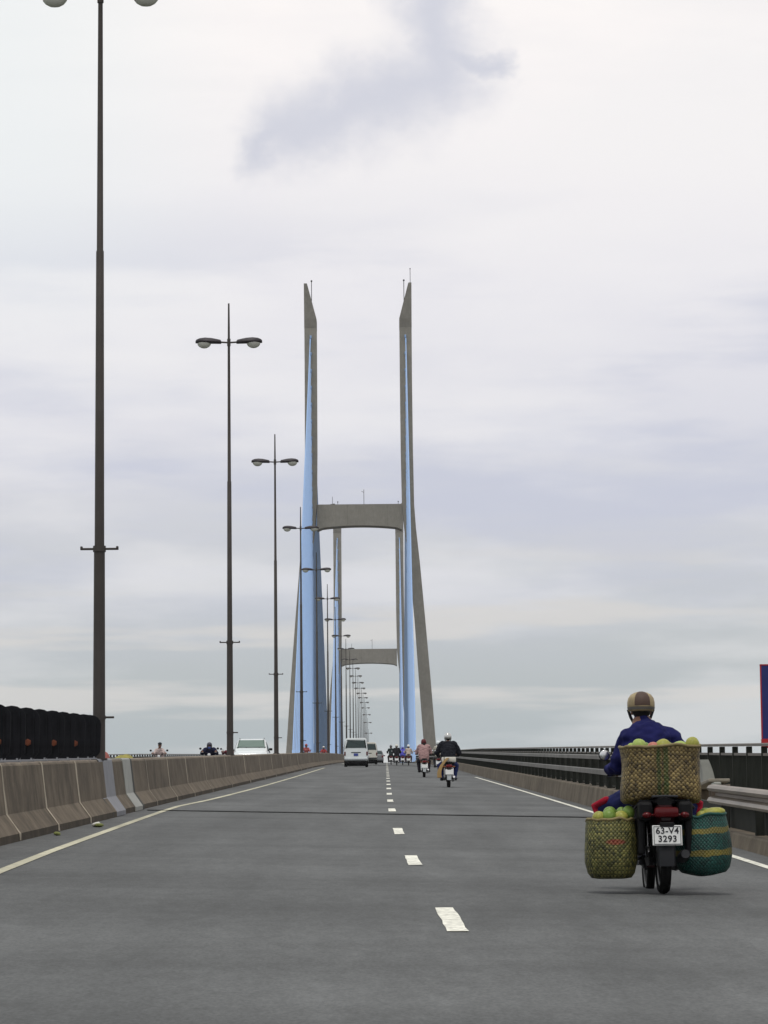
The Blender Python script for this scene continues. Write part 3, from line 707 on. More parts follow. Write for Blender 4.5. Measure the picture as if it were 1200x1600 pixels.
def person(loc, rz, label, jacket, trousers, helmet, P=None, vox=.016, group=None, helmet_stripe=None, hair_long=False, mask=None, cap=False, peak=False, skirt_stripe=None, skin='skin', bulky=0.0, shoes='black', helmet_squash=1.0):
    """seated rider; local axes as the motorbike's: x right, y forward, z up from the road"""
    r = empty('person', loc, rz, label, 'person', group)
    D = dict(hip=(0, .50, .84), waist=(0, .53, 1.00), chest=(0, .62, 1.26), neck=(0, .66, 1.43), head=(0, .71, 1.585),
             shL=(-.185, .64, 1.37), elL=(-.31, .72, 1.10), wrL=(-.325, .98, 1.075), haL=(-.30, 1.045, 1.06),
             shR=(.185, .64, 1.37), elR=(.31, .72, 1.10), wrR=(.325, .98, 1.075), haR=(.30, 1.045, 1.06),
             hjL=(-.10, .52, .83), knL=(-.24, .93, .74), anL=(-.20, .76, .34), hjR=(.10, .52, .83), knR=(.24, .93, .74), anR=(.20, .76, .34))
    if P: D.update(P)
    V = {k: Vector(v) for k, v in D.items()}
    hd = V['head']
    B = [('t', [V['hip'], V['waist'], V['chest'], V['neck']], [.125, .115, .125, .07], 1.25),
         ('t', [V['neck'] + Vector((0, -.005, -.05)), hd + Vector((0, -.015, -.03))], [.062, .058]),
         ('e', tuple(hd + Vector((0, .0, .02))), (.075, .095, .115)),
         ('e', tuple(hd + Vector((0, .035, -.055))), (.056, .06, .06)),
         ('t', [hd + Vector((0, .088, .0)), hd + Vector((0, .112, -.03))], [.011, .016]),
         ('e', tuple(hd + Vector((0, .085, -.062))), (.027, .014, .008)),
         ('e', tuple(hd + Vector((0, .083, -.078))), (.024, .014, .008)),
         ('e', tuple(hd + Vector((-.03, .086, .022))), (.02, .012, .006)), ('e', tuple(hd + Vector((.03, .086, .022))), (.02, .012, .006)),
         ('e', tuple(hd + Vector((-.078, -.005, -.01))), (.011, .02, .032)), ('e', tuple(hd + Vector((.078, -.005, -.01))), (.011, .02, .032))]
    for s, S in ((-1, 'L'), (1, 'R')):
        B.append(('t', [V['chest'] + Vector((0, 0, .06)), V['sh' + S], V['el' + S], V['wr' + S]], [.07, .058, .042, .028]))
        hand(B, V['wr' + S], V['ha' + S], s)
        B.append(('t', [V['hj' + S], V['kn' + S]], [.085, .058])); B.append(('t', [V['kn' + S], V['an' + S]], [.055, .038]))
    solid(B, min(vox, .0065 if vox < .01 else .012), 'body', M[skin], r, smooth=2)
    for s in (-1, 1):
        mb = MB(); mb.ell(tuple(hd + Vector((s * .03, .088, .008))), (.013, .008, .008), 8, 6); e = mb.build('eye', M['eye'], r, True)
        mb = MB(); mb.ell(tuple(hd + Vector((s * .03, .0945, .008))), (.006, .004, .006), 8, 6); mb.build('iris', M['black'], e, True)
    # jacket
    k = bulky
    J = [('t', [V['hip'] + Vector((0, -.0, .02)), V['waist'], V['chest'], V['chest'] + (V['neck'] - V['chest']) * .62], [.155 + k * .5, .148 + k, .155 + k, .095 + k * .3], 1.28),
         ('t', [V['shL'] + Vector((.02, 0, .005)), V['shR'] + Vector((-.02, 0, .005))], [.088 + k * .6] * 2),
         ('t', [V['neck'] + Vector((0, 0, -.07)), V['neck'] + Vector((0, .004, -.008))], [.092, .076]),
         ('t', [V['shL'] * .55 + V['neck'] * .45 + Vector((0, 0, -.03)), V['neck'] + Vector((0, 0, -.045)), V['shR'] * .55 + V['neck'] * .45 + Vector((0, 0, -.03))], [.085, .08, .085]),
         ('e', tuple(V['chest'] + Vector((0, -.045, .03))), (.19 + k, .11 + k * .5, .15))]
    for S in 'LR':
        J.append(('t', [V['sh' + S], V['sh' + S] * .5 + V['el' + S] * .5, V['el' + S]], [.083 + k * .6, .072 + k * .6, .064 + k * .5]))
        J.append(('t', [V['el' + S], V['el' + S] * .4 + V['wr' + S] * .6, V['wr' + S]], [.064 + k * .5, .056, .045]))
    solid(J, max(vox, .009), 'jacket', jacket, r, seed=random.random() * 9, wrinkle=.019, wscale=8.5)
    T = [('t', [V['hip'] + Vector((0, -.01, .06)), V['hip'] + Vector((0, 0, -.02))], [.145, .15], 1.2)]
    for S in 'LR':
        T.append(('t', [V['hj' + S], V['hj' + S] * .5 + V['kn' + S] * .5, V['kn' + S]], [.112, .098, .082]))
        T.append(('t', [V['kn' + S], V['kn' + S] * .45 + V['an' + S] * .55, V['an' + S] + Vector((0, 0, .01))], [.082, .075, .068]))
    tr = solid(T, max(vox, .009), 'trousers', trousers, r, seed=random.random() * 9, wrinkle=.010, wscale=9)
    if skirt_stripe:
        for S, s in (('L', -1), ('R', 1)):
            kn, an, hj = V['kn' + S], V['an' + S], V['hj' + S]
            q = [hj * .3 + kn * .7 + Vector((s * .07, -.04, .04)), kn + Vector((s * .06, -.01, .03)), kn * .7 + an * .3 + Vector((s * .062, -.03, 0))]
            solid([('t', q, [.035, .05, .042])], .011, 'red_knee_patch', skirt_stripe, tr, smooth=2)
    for S in 'LR':
        an = V['an' + S]
        solid([('t', [an + Vector((0, -.05, -.045)), an + Vector((0, .06, -.05)), an + Vector((0, .16, -.06))], [.042, .046, .036]), ('t', [an, an + Vector((0, -.02, -.04))], [.045, .045])], max(vox, .010), 'shoe', M[shoes], r, smooth=3)
    # hair at the nape
    H = [('e', tuple(hd + Vector((0, -.03, .015))), (.083, .085, .105))]
    if hair_long:
        H.append(('t', [hd + Vector((0, -.09, .0)), hd + Vector((.03, -.125, -.12)), hd + Vector((.09, -.13, -.22))], [.06, .05, .025]))
    solid(H, max(vox, .011), 'hair', M['hair'], r, smooth=2)
    hc = hd + Vector((0, -.005, .045))
    if cap:
        mb = MB(); mb.lathe([(.094, 0), (.097, .035), (.085, .075), (.05, .1), (.005, .108)], 20, c=hc); mb.v = [(p[0], hc.y + (p[1] - hc.y) * 1.16, p[2]) for p in mb.v]
        h = mb.build('cap', helmet, r, True)
        mb = MB(); mb.ell(tuple(hc + Vector((0, .15, .008))), (.085, .09, .012), 14, 6); mb.build('peak', helmet, h, True)
    else:
        prof = [(.112, -.075), (.120, -.06), (.127, -.01), (.127, .03), (.118, .075), (.095, .112), (.06, .135), (.025, .145), (.003, .147)]
        prof = [(a_, (b_ * helmet_squash if b_ > -.02 else b_ * .8 + .004)) for a_, b_ in prof]
        n = 28; rings = []
        for rr, h in prof:
            ring = []
            for j in range(n):
                a = 2 * PI * j / n; front = max(0, math.sin(a))
                hh = h + (.055 * front if h < -.0 else 0)
                ring.append((hc.x + rr * .93 * math.cos(a), hc.y + rr * 1.14 * math.sin(a), hc.z + hh))
            rings.append(ring)
        mb = MB(); mb.loft(rings); h = mb.build('helmet', helmet, r, 'all')
        if helmet_stripe:
            # coloured panel down the middle of the shell, standing proud of it
            mb = MB(); rows = []
            for rr, hh in prof[2:]:
                rows.append([(hc.x + rr * .93 * 1.012 * math.cos(a), hc.y + rr * 1.14 * 1.012 * math.sin(a), hc.z + hh * 1.012) for a in [R(-90 - 34 + 68 * q / 6) for q in range(7)]])
            mb.loft(rows, cap=False, closed=False)
            mb.build('centre_panel', helmet_stripe[0], h, 'all')
            mb = MB(); rows = []
            for rr, hh in ((.1215, -.042), (.127, -.018)):
                rows.append([(hc.x + rr * .93 * 1.014 * math.cos(a), hc.y + rr * 1.14 * 1.014 * math.sin(a), hc.z + hh) for a in [R(-180 + 180 * q / 16) for q in range(17)]])
            mb.loft(rows, cap=False, closed=False); mb.build('rim_band', helmet_stripe[1], h, 'all')
        mb = MB()
        mb.tube([hc + Vector((s_ * x_, y_, z_)) for s_, x_, y_, z_ in ((-1, .108, .03, -.035), (-1, .086, .045, -.10), (-1, .045, .07, -.175), (1, .045, .07, -.175), (1, .086, .045, -.10), (1, .108, .03, -.035))], .008, 6, sx=1.6)
        mb.build('chin_strap', M['greyplastic'], h)
        if peak:
            mb = MB(); mb.ell(tuple(hc + Vector((0, .17, .03))), (.10, .09, .012), 14, 6); mb.build('peak', helmet, h, True)
    if mask:
        solid([('e', tuple(hd + Vector((0, .055, -.055))), (.07, .065, .062))], .011, 'face_mask', mask, r, smooth=2)
    return r

# ------------------------------------------------------------------ motorbikes
def wheel(parent, name, y, w=.075, rr=.29):
    mb = MB(); mb.lathe([(.20, -w * .28), (.215, -w * .36), (.225, -w * .36), (.225, w * .36), (.215, w * .36), (.20, w * .28)], 28, 'x', cap=False)
    mb.lathe([(.045, -.06), (.06, -.05), (.06, .05), (.045, .06)], 14, 'x')
    for k in range(14):
        a = 2 * PI * k / 14; mb.tube([(.03 * (-1) ** k, .05 * math.cos(a), .05 * math.sin(a)), (0, .205 * math.cos(a + .25), .205 * math.sin(a + .25))], .004, 5)
    o = mb.build(name, M['alu'], parent, True, (0, y, rr))
    t = MB(); t.lathe([(.222, -w * .40), (.245, -w * .5), (.268, -w * .48), (.284, -w * .3), (.29, 0), (.284, w * .3), (.268, w * .48), (.245, w * .5), (.222, w * .40)], 36, 'x', cap=False); t.build('tyre', M['tyre'], o, True)
    return o

def motorbike(loc, rz, label, body, group=None, text=False, dark=False, fender='greyplastic', lens='redlens', plate=True):
    r = empty('motorbike', loc, rz, label, 'motorbike', group)
    wheel(r, 'rear_wheel', 0, .09); wheel(r, 'front_wheel', 1.22, .07)
    mb = MB()
    for s in (-1, 1): mb.box((s * .085, .2, .285), (.022, .46, .045), bev=.008)
    mb.build('swingarm', M['black'], r)
    mb = MB(); mb.prism([(-.05, .24), (.42, .24), (.46, .30), (.42, .37), (0, .36), (-.08, .30)], -.122, -.09, 'x'); mb.build('chain_cover', M['alu'] if not dark else M['black'], r)
    for s in (-1, 1):
        mb = MB(); mb.tube([(s * .125, -.02, .30), (s * .125, .10, .66)], .014, 8); mb.tube([(s * .125, .012, .39), (s * .125, .085, .60)], .03, 10); mb.build('shock_absorber', M['chrome'], r, True)
    # tail body and side panels
    sec = [(-.30, .045, .60, .70), (-.20, .085, .58, .735), (0, .105, .52, .745), (.25, .115, .46, .74), (.45, .115, .46, .70), (.60, .09, .42, .62), (.72, .06, .36, .52), (.92, .05, .42, .58), (1.0, .045, .6, .9)]
    mb = MB(); mb.loft([[Vector((w * sx, y, z)) for sx, z in ((-.8, zb), (-1, zb + (zt - zb) * .35), (-1, zb + (zt - zb) * .7), (-.7, zt), (.7, zt), (1, zb + (zt - zb) * .7), (1, zb + (zt - zb) * .35), (.8, zb))] for y, w, zb, zt in sec])
    mb.build('body_panel', body, r, True)
    mb = MB(); pr = [(-.22, .06, .775), (-.12, .115, .795), (.1, .125, .79), (.3, .12, .765), (.5, .115, .75), (.62, .07, .73)]
    mb.loft([[Vector((w * math.cos(a), y, z + .045 * math.sin(a) - .03)) for a in [2 * PI * k / 12 for k in range(12)]] for y, w, z in pr]); mb.build('seat', M['black'], r, True)
    # leg shield: two curved wings
    mb = MB()
    for s in (-1, 1):
        rows = [[Vector((s * (.05 + u * .15 * q), 1.0 + .03 * u - .10 * u * u + (z - .6) * -.32, z)) for u in (0, .35, .7, 1.0)] for z, q in ((.34, .75), (.45, .95), (.6, 1.12), (.74, 1.15), (.84, .9))]
        rows2 = [[p + Vector((0, .02, 0)) for p in row] for row in rows]
        mb.loft([a + b[::-1] for a, b in zip(rows, rows2)])
    mb.build('leg_shield', body, r, True)
    mb = MB()
    for s in (-1, 1): mb.tube([(s * .075, 1.22, .29), (s * .075, 1.08, .62), (s * .05, .985, .92)], [.022, .024, .022], 8)
    mb.build('front_fork', M['chrome'] if not dark else M['greyplastic'], r, True)
    def fender_(name, y, a0, a1, m, wd, rr=.325):
        mb = MB(); rows = []
        for k in range(13):
            a = R(a0 + (a1 - a0) * k / 12); rows.append([Vector((x, y + (rr - dz) * math.cos(a), .29 + (rr - dz) * math.sin(a))) for x, dz in ((-wd, .05), (-wd * .8, .012), (0, 0), (wd * .8, .012), (wd, .05))])
        r2 = [[p + Vector((0, 0, 0)) + (Vector((0, y, .29)) - p).normalized() * .008 for p in row] for row in rows]
        mb.loft([a + b[::-1] for a, b in zip(rows, r2)]); return mb.build(name, m, r, True)
    fender_('rear_fender', 0, 65, 192, M[fender], .075)
    fender_('front_fender', 1.22, 20, 190, body, .06)
    mb = MB(); mb.box((.0, .48, .36), (.20, .34, .20), bev=.05); mb.lathe([(.085, -.16), (.095, -.14), (.095, .14), (.085, .16)], 16, 'x', c=(0, .46, .34)); mb.tube([(0, .55, .37), (0, .85, .40)], [.075, .06], 12); mb.build('engine', M['alu'] if not dark else M['greyplastic'], r, True)
    mb = MB(); mb.tube([(.08, .72, .36), (.13, .6, .22), (.14, .35, .22)], .018, 8); mb.tube([(.14, .35, .225), (.15, .2, .25), (.155, -.22, .315), (.155, -.30, .325)], [.03, .045, .048, .036], 12); mb.build('exhaust', M['chrome'] if not dark else M['greyplastic'], r, True)
    for s in (-1, 1):
        mb = MB(); mb.tube([(s * .08, .70, .27), (s * .27, .70, .27)], .018, 8); mb.tube([(s * .10, .28, .33), (s * .235, .22, .28)], .014, 8); mb.box((s * .235, .22, .285), (.085, .045, .03), bev=.008); mb.build('footpeg', M['black'] if s > 0 or not dark else M['chrome'], r)
    # handlebar
    mb = MB(); mb.tube([(-.33, 1.03, 1.045), (-.2, 1.01, 1.05), (-.07, .97, .99), (.07, .97, .99), (.2, 1.01, 1.05), (.33, 1.03, 1.045)], .012, 8)
    mb.box((0, .97, .96), (.16, .13, .10), bev=.03); mb.build('handlebar', M['black'], r, True)
    for s in (-1, 1):
        mb = MB(); mb.tube([(s * .245, 1.035, 1.047), (s * .36, 1.048, 1.042)], .018, 10); g_ = mb.build('grip', M['tyre'], r, True)
        mb = MB(); mb.tube([(s * .25, 1.07, 1.04), (s * .35, 1.10, 1.03)], .007, 6); mb.build('lever', M['chrome'], g_)
        mb = MB(); mb.tube([(s * .24, 1.03, 1.05), (s * .27, 1.02, 1.16), (s * .36, 1.0, 1.20)], .006, 6)
        mi = mb.build('mirror', M['black'], r)
        mb = MB(); mb.ell((s * .385, 1.0, 1.205), (.052, .018, .05), 14, 8); mb.build('mirror_shell', M['black'] if not text else M['greyplastic'], mi, True)
        mb = MB(); mb.ell((s * .385, .987, 1.205), (.045, .006, .043), 14, 6); mb.build('mirror_glass', M['chrome'], mi, True)
    mb = MB(); mb.box((0, 1.04, .93), (.17, .14, .16), bev=.05); mb.build('headlight_cowl', body, r, True)
    mb = MB(); mb.ell((0, 1.105, .93), (.07, .03, .06), 14, 8); mb.build('headlight', M['clearlens'], r, True)
    # tail
    mb = MB(); mb.box((0, -.33, .665), (.20, .09, .085), bev=.025); tl = mb.build('tail_light', M[lens], r, True)
    for s in (-1, 1):
        mb = MB(); mb.ell((s * .155, -.29, .645), (.04, .03, .026), 10, 6); mb.tube([(s * .08, -.28, .645), (s * .13, -.29, .645)], .01, 6); mb.build('turn_signal', M['amber'] if not dark else M[lens], r, True)
    if plate:
        rot = Matrix.Rotation(R(-12), 3, 'X')
        mb = MB(); mb.box((0, 0, 0), (.235, .006, .16), rot=rot, bev=.002); mb.box((0, .008, 0), (.245, .008, .17), rot=rot, bev=.003)
        pl = mb.build('number_plate', M['plate'], r, False, (0, -.375, .475))
        if text:
            mbt = MB()
            for z, h in ((.0735, .006), (-.0735, .006)): mbt.box(rot @ Vector((0, -.0045, z)), (.222, .003, .004), rot=rot)
            for x in (-.109, .109): mbt.box(rot @ Vector((x, -.0045, 0)), (.004, .003, .15), rot=rot)
            mbt.build('plate_border', M['ink'], pl)
            for body_, zz in (('63-V4', .014), ('3293', -.054)):
                cu = bpy.data.curves.new('plate_text', 'FONT'); cu.body = body_; cu.align_x = 'CENTER'; cu.size = .074; cu.space_character = 1.08; cu.extrude = .001; cu.offset = .0015
                to = bpy.data.objects.new('plate_text', cu); col.objects.link(to)
                dg = bpy.context.evaluated_depsgraph_get(); me = bpy.data.meshes.new_from_object(to.evaluated_get(dg), depsgraph=dg)
                bpy.data.objects.remove(to); me.materials.clear(); me.materials.append(M['ink'])
                to = bpy.data.objects.new('plate_text', me); col.objects.link(to); to.parent = pl
                to.matrix_local = Matrix.Translation(rot @ Vector((0, -.0055, zz))) @ rot.to_4x4() @ Matrix.Rotation(R(90), 4, 'X')
        mb = MB(); mb.box((0, -.335, .56), (.12, .06, .05), bev=.01); mb.build('plate_bracket', M['black'], r)
    mb = MB(); mb.tube([(-.10, .1, .77), (-.10, -.24, .80), (0, -.32, .80), (.10, -.24, .80), (.10, .1, .77)], .010, 8); mb.build('grab_rail', M['black'] if not dark else M['greyplastic'], r)
    return r

# ---- the loaded motorbike in front
BX, BY = 2.295, 27.3
bz = zr(BX, BY)
HEAD = R(1.2)
hero = motorbike((BX, BY, bz), HEAD, 'dark motorbike with white plate 63-V4 3293, loaded with three woven baskets', paint('dark_maroon', (.03, .006, .008), .4, .2), text=True, dark=True, lens='redlens_dark', fender='greyplastic')
rk = MB()
for y in (-.16, .04, .24): rk.tube([(-.25, y, .70), (-.2, y, .765), (.2, y, .765), (.25, y, .70)], .012, 8)
for s_ in (-1, 1): rk.tube([(s_ * .2, -.22, .765), (s_ * .2, .3, .765)], .012, 8); rk.tube([(s_ * .14, 0, .2), (s_ * .25, 0, .62)], .010, 8)
rk.build('load_rack', M['black'], hero)
for s_ in (-1, 1):
    rk = MB(); rk.box((s_ * .195, .02, .53), (.06, .44, .42), bev=.02); rk.box((s_ * .165, -.03, .68), (.12, .50, .16), bev=.03)
    rk.build('dark_gap_panel', M['black'], hero)  # black panels added to darken the shaded gap between bike and baskets
blue_jacket = cloth('dark_blue_jacket', (.012, .0135, .078), .28)
PO = dict(hip=(-.04, .52, .86), waist=(-.05, .55, 1.02), chest=(-.06, .64, 1.29), neck=(-.085, .69, 1.47), head=(-.088, .73, 1.572),
          shL=(-.205, .66, 1.315), elL=(-.295, .74, 1.10), wrL=(-.345, .98, 1.075), haL=(-.31, 1.04, 1.06),
          shR=(.155, .66, 1.325), elR=(.28, .74, 1.12), wrR=(.315, .98, 1.075), haR=(.305, 1.04, 1.06),
          hjL=(-.13, .54, .85), knL=(-.41, .92, .735), anL=(-.26, .78, .34), hjR=(.08, .54, .85), knR=(.345, .92, .75), anR=(.24, .78, .34))
helm_tan = mat('tan_helmet', (.32, .25, .14), .55, var=.35, scale=14, coat=.05)
rider = person((BX, BY, bz), HEAD, 'rider in dark blue jacket and tan striped helmet behind the big woven basket', blue_jacket, cloth('dark_blue_trousers', (.014, .018, .075)), helm_tan, PO, vox=.008,
               helmet_squash=.80, helmet_stripe=(mat('brown_panel', (.075, .047, .036), .6, var=.15), mat('grey_rim', (.13, .12, .11), .4, var=.2)), skirt_stripe=cloth('red_cloth', (.32, .012, .03)), bulky=.022)

def basket(name, loc, rz, label, prof, depth, m, rim_m, bulge=2.6, crease=0.0, sag=0.0, lean=0.0, seed=1):
    """soft plaited basket: superellipse rings (half width, height) with uneven rim; UV in metres"""
    n = 64; mb = MB(); rings = []
    for i, (w, z) in enumerate(prof):
        ring = []
        for k in range(n + 1):
            a = 2 * PI * k / n + PI / 2
            c, s_ = math.cos(a), math.sin(a)
            x = w * math.copysign(abs(c) ** (2 / bulge), c); y = depth * (w / max(p[0] for p in prof)) * math.copysign(abs(s_) ** (2 / bulge), s_)
            if crease: y += crease * math.exp(-(x / .045) ** 2) * (1 if s_ < 0 else 0)
            rr = 1 + .045 * noise.noise(Vector((math.cos(a) * 1.9, math.sin(a) * 1.9, z * 5 + seed * 7))) + .012 * noise.noise(Vector((math.cos(a) * 6, math.sin(a) * 6, z * 14 + seed)))
            zz = z - sag * (abs(x) / w) ** 2 * (1 - i / (len(prof) - 1)) + (.03 * noise.noise(Vector((math.cos(a) * 2, math.sin(a) * 2 + seed, 3))) if i >= len(prof) - 2 else 0) + lean * x * (i / (len(prof) - 1))
            ring.append(Vector((x * rr, y * rr, zz)))
        rings.append(ring)
    cum = [0]
    for a, b in zip(rings, rings[1:]): cum.append(cum[-1] + (Vector((b[n // 4].x, 0, b[n // 4].z)) - Vector((a[n // 4].x, 0, a[n // 4].z))).length)
    big = max(range(len(rings)), key=lambda i: prof[i][0]); us = [0]
    for k in range(n): us.append(us[-1] + (rings[big][k + 1] - rings[big][k]).length)
    us = [q - us[n // 2] for q in us]
    vs = [p for r_ in rings for p in r_]; fs = []; uvs = []
    for i in range(len(rings) - 1):
        for k in range(n):
            a = i * (n + 1) + k; fs.append((a, a + 1, a + n + 2, a + n + 1))
            uvs.append([(us[k], cum[i]), (us[k + 1], cum[i]), (us[k + 1], cum[i + 1]), (us[k], cum[i + 1])])
    inner = [[Vector((p.x * .95, p.y * .95, p.z)) for p in r_] for r_ in rings]
    o0 = len(vs); top = len(rings) - 1; low = max(0, top - 4)
    mb.add(vs, fs, uvs)
    vi = [p for i in range(low, top + 1) for p in inner[i]]; fi = []; ui = []
    for i in range(top - low):
        for k in range(n):
            a = i * (n + 1) + k; fi.append((a + 1, a, a + n + 1, a + n + 2)); ui.append([(us[k + 1], cum[i + low]), (us[k], cum[i + low]), (us[k], cum[i + low + 1]), (us[k + 1], cum[i + low + 1])])
    mb.add(vi, fi, ui)
    # floor, and a false floor of shade cloth under the fruit
    mb.add([p for p in rings[0][:-1]], [tuple(range(n - 1, -1, -1))], [[(p.x, p.y) for p in rings[0][:-1]][::-1]])
    mb.add([Vector((p.x, p.y, p.z)) for p in inner[low][:-1]], [tuple(range(n))], [[(p.x, p.y) for p in inner[low][:-1]]])
    r = empty('basket', loc, rz, label, 'basket', None)
    mb.build('woven_body', m, r, 'all')
    mb = MB(); pts = [Vector((p.x * .98, p.y * .98, p.z)) for p in rings[-1]]
    mb.tube(pts, .013, 8, cap=False); mb.build('rim', rim_m, r, 'all')
    return r, rings[-1]
tan1, tan2, tan3 = (.27, .20, .078), (.185, .13, .048), (.05, .035, .014)
W_big = mat_weave('tan_plait', tan1, tan2, tan3, 37, vstripe=[(-.04, .024, (.012, .05, .006)), (.03, .024, (.014, .055, .006))], patch=(.14, .07, .035, (.30, .09, .02)))
W_left = mat_weave('olive_plait', (.20, .18, .055), (.125, .125, .035), (.03, .035, .012), 40, patch=(.02, .36, .045, (.22, .03, .02)))
W_right = mat_weave('teal_plait', (.012, .080, .066), (.010, .062, .052), (.006, .032, .028), 46, bands=[(.225, .028), (.40, .026)], band_col=(.20, .155, .025))
Rz = Matrix.Rotation(HEAD, 4, 'Z')
def bl(x, y, z): return Matrix.Translation((BX, BY, bz)) @ Rz @ Vector((x, y, z))
rimt = mat('cane_rim', (.20, .16, .07), .6, var=.2, scale=30); rimteal = mat('teal_rim', (.014, .07, .055), .6, var=.2, scale=30)
bk1, rim1 = basket('basket', bl(-.005, .03, .80), HEAD, 'biggest tan woven basket on the motorbike seat, full of green fruit', [(.22, -.005), (.31, .0), (.333, .025), (.335, .11), (.326, .21), (.322, .30), (.325, .37), (.332, .405), (.336, .42)], .24, W_big, rimt, 3.2, .045, .055, seed=1)
bk2, rim2 = basket('basket', bl(-.43, .03, .13), HEAD, 'olive woven basket of green fruit slung left of the rear wheel', [(.11, .0), (.165, .008), (.195, .05), (.215, .14), (.222, .24), (.218, .34), (.208, .43), (.20, .475), (.198, .485)], .25, W_left, rimt, 2.5, 0, 0, seed=2)
bk3, rim3 = basket('basket', bl(.34, .03, .145), HEAD, 'teal woven basket with yellow bands slung right of the rear wheel', [(.13, .0), (.185, .01), (.215, .05), (.232, .14), (.232, .24), (.222, .34), (.205, .43), (.19, .49), (.188, .505)], .25, W_right, rimteal, 2.5, 0, -.03, .09, seed=3)
def fruit_mesh(c, seed, e=1.0):
    mb = MB(); mb.ell((0, 0, 0), (1, 1, e), 14, 10)
    mb.v = [tuple(Vector(p) * (1 + .06 * noise.noise(Vector(p) * 1.4 + Vector((seed, 0, 0))))) for p in mb.v]
    return mb.mesh('fruit', c, 'all')
fm = [mat('fruit_pale_green', (.31, .40, .10), .45, var=.18, scale=3), mat('fruit_green', (.15, .24, .045), .4, var=.25, scale=3), mat('fruit_yellow', (.30, .30, .06), .45, var=.3, scale=3), mat('fruit_pink', (.42, .15, .11), .4, var=.25, scale=3)]
FR = [ # base basket, (x, y, z) in bike space, radius, material, elongation, label
    (-.25, -.05, 1.197, .045, 0, 1.0, 'small pale fruit at the left corner of the big tan basket'),
    (-.19, -.08, 1.214, .062, 0, 1.0, 'pale green fruit second from the left corner of the big basket rim'),
    (-.07, -.06, 1.196, .058, 3, .9, 'pinkish fruit in the middle of the big tan basket'),
    (.015, -.055, 1.207, .072, 2, .9, 'yellow-green fruit just right of the pinkish one in the big basket'),
    (.15, -.07, 1.194, .075, 0, .8, 'large pale green fruit under the rider\'s right shoulder in the big basket'),
    (.255, -.075, 1.222, .062, 2, 1.05, 'yellow-green fruit at the right corner of the big basket rim'),
    (-.13, .06, 1.194, .06, 1, 1.0, 'green fruit deeper in the big basket behind the pale ones'),
    (.07, .07, 1.192, .06, 1, 1.0, 'green fruit deeper in the big basket behind the large pale one'),
    (-.535, -.10, 0.635, .058, 2, .9, 'yellowish fruit at the left end of the olive pannier basket'),
    (-.455, -.12, 0.640, .06, 1, 1.05, 'green fruit second from the left in the olive pannier basket'),
    (-.435, .02, 0.675, .056, 1, 1.0, 'green fruit heaped at the back of the olive pannier basket'),
    (-.355, -.11, 0.635, .06, 2, .9, 'yellow-green fruit third from the left in the olive pannier basket'),
    (-.335, .02, 0.675, .05, 1, 1.0, 'small green fruit at the back right of the olive pannier basket'),
    (-.285, -.06, 0.675, .052, 1, 1.1, 'green fruit at the right end of the olive pannier basket'),
    (.315, -.09, 0.640, .045, 2, 1.0, 'small yellow-green fruit at the left of the teal basket\'s top'),
    (.415, -.05, 0.665, .075, 2, .62, 'long yellow-green mango lying on top of the teal basket'),
    (.37, .07, 0.660, .06, 1, .9, 'green fruit at the back of the teal basket'),
]
for i, (x, y, z, rr, mi, e, lab) in enumerate(FR):
    o = bpy.data.objects.new('fruit', fruit_mesh(fm[mi], i * 1.7, e)); col.objects.link(o)
    o.location = bl(x, y, z + (.012 if z > 1.1 else 0)); o.rotation_euler = (random.uniform(-.3, .3), random.uniform(-.2, .2), random.uniform(0, 6))
    sx = 1.45 if 'long' in lab else 1.0
    o.scale = (rr * sx, rr, rr)
    if sx > 1: o.rotation_euler = (0, -.15, .1)
    tag(o, lab, 'fruit', 'fruit carried in the woven baskets')

# ---- other riders on this side
def rider_on(loc, rz, blab, plab, body, jacket, trousers, helmet, **kw):
    P = kw.pop('P', None); dark = kw.pop('dark', False); fender = kw.pop('fender', 'greyplastic')
    m = motorbike(loc, rz, blab, body, group=kw.pop('bgroup', None), dark=dark, fender=fender)
    p = person(loc, rz, plab, jacket, trousers, helmet, P, **kw)
    return m, p
def at(x, y): return (x, y, zr(x, y))
silverh = mat('silver_helmet', (.55, .55, .54), .22, .6, var=.05)
PB = dict(elL=(-.36, .72, 1.14), elR=(.36, .72, 1.14), shL=(-.2, .64, 1.40), shR=(.2, .64, 1.40), neck=(0, .66, 1.46), head=(0, .7, 1.60), knL=(-.27, .9, .74), knR=(.27, .9, .74))
m2, p2 = rider_on(at(2.0, 104.6), R(.5), 'motorbike with a tan curved board and white plate, second nearest on the right', 'rider in bulky black jacket, silver helmet and blue jeans on the second nearest motorbike', paint('dark_red', (.06, .008, .012)), cloth('black_jacket', (.012, .013, .018)), cloth('blue_jeans', (.018, .03, .12)), silverh, P=PB, bulky=.045, fender='white')
mb = MB(); rows = []
for i in range(11):
    t = i / 10; a = R(15 + 120 * t)
    yy, zz, xx = -.28, .30 + .62 * t, -.30 + .26 * t ** 1.7 - .05 * math.sin(PI * t)
    rows.append([Vector((xx - .07 + .02 * t, yy, zz)), Vector((xx + .07 - .02 * t, yy - .03, zz + .01)), Vector((xx + .07 - .02 * t, yy + .30, zz + .01)), Vector((xx - .07 + .02 * t, yy + .30, zz))])
mb.loft(rows); o = mb.build('bent_board', mat('tan_board', (.34, .22, .09), .6, var=.15, scale=5), None, True); o.location = at(2.0, 104.6); tag(o, 'tan curved board strapped to the left of the black-jacketed rider\'s motorbike', 'board')
mb = MB(); mb.box((0, 0, 0), (.46, .30, .17), bev=.03); o = mb.build('parcel', M['cream'], None, True); x, y, z = at(2.0, 104.6); o.location = (x, y - .0, z + .88); tag(o, 'pale flat parcel tied on the seat behind the black-jacketed rider', 'parcel')
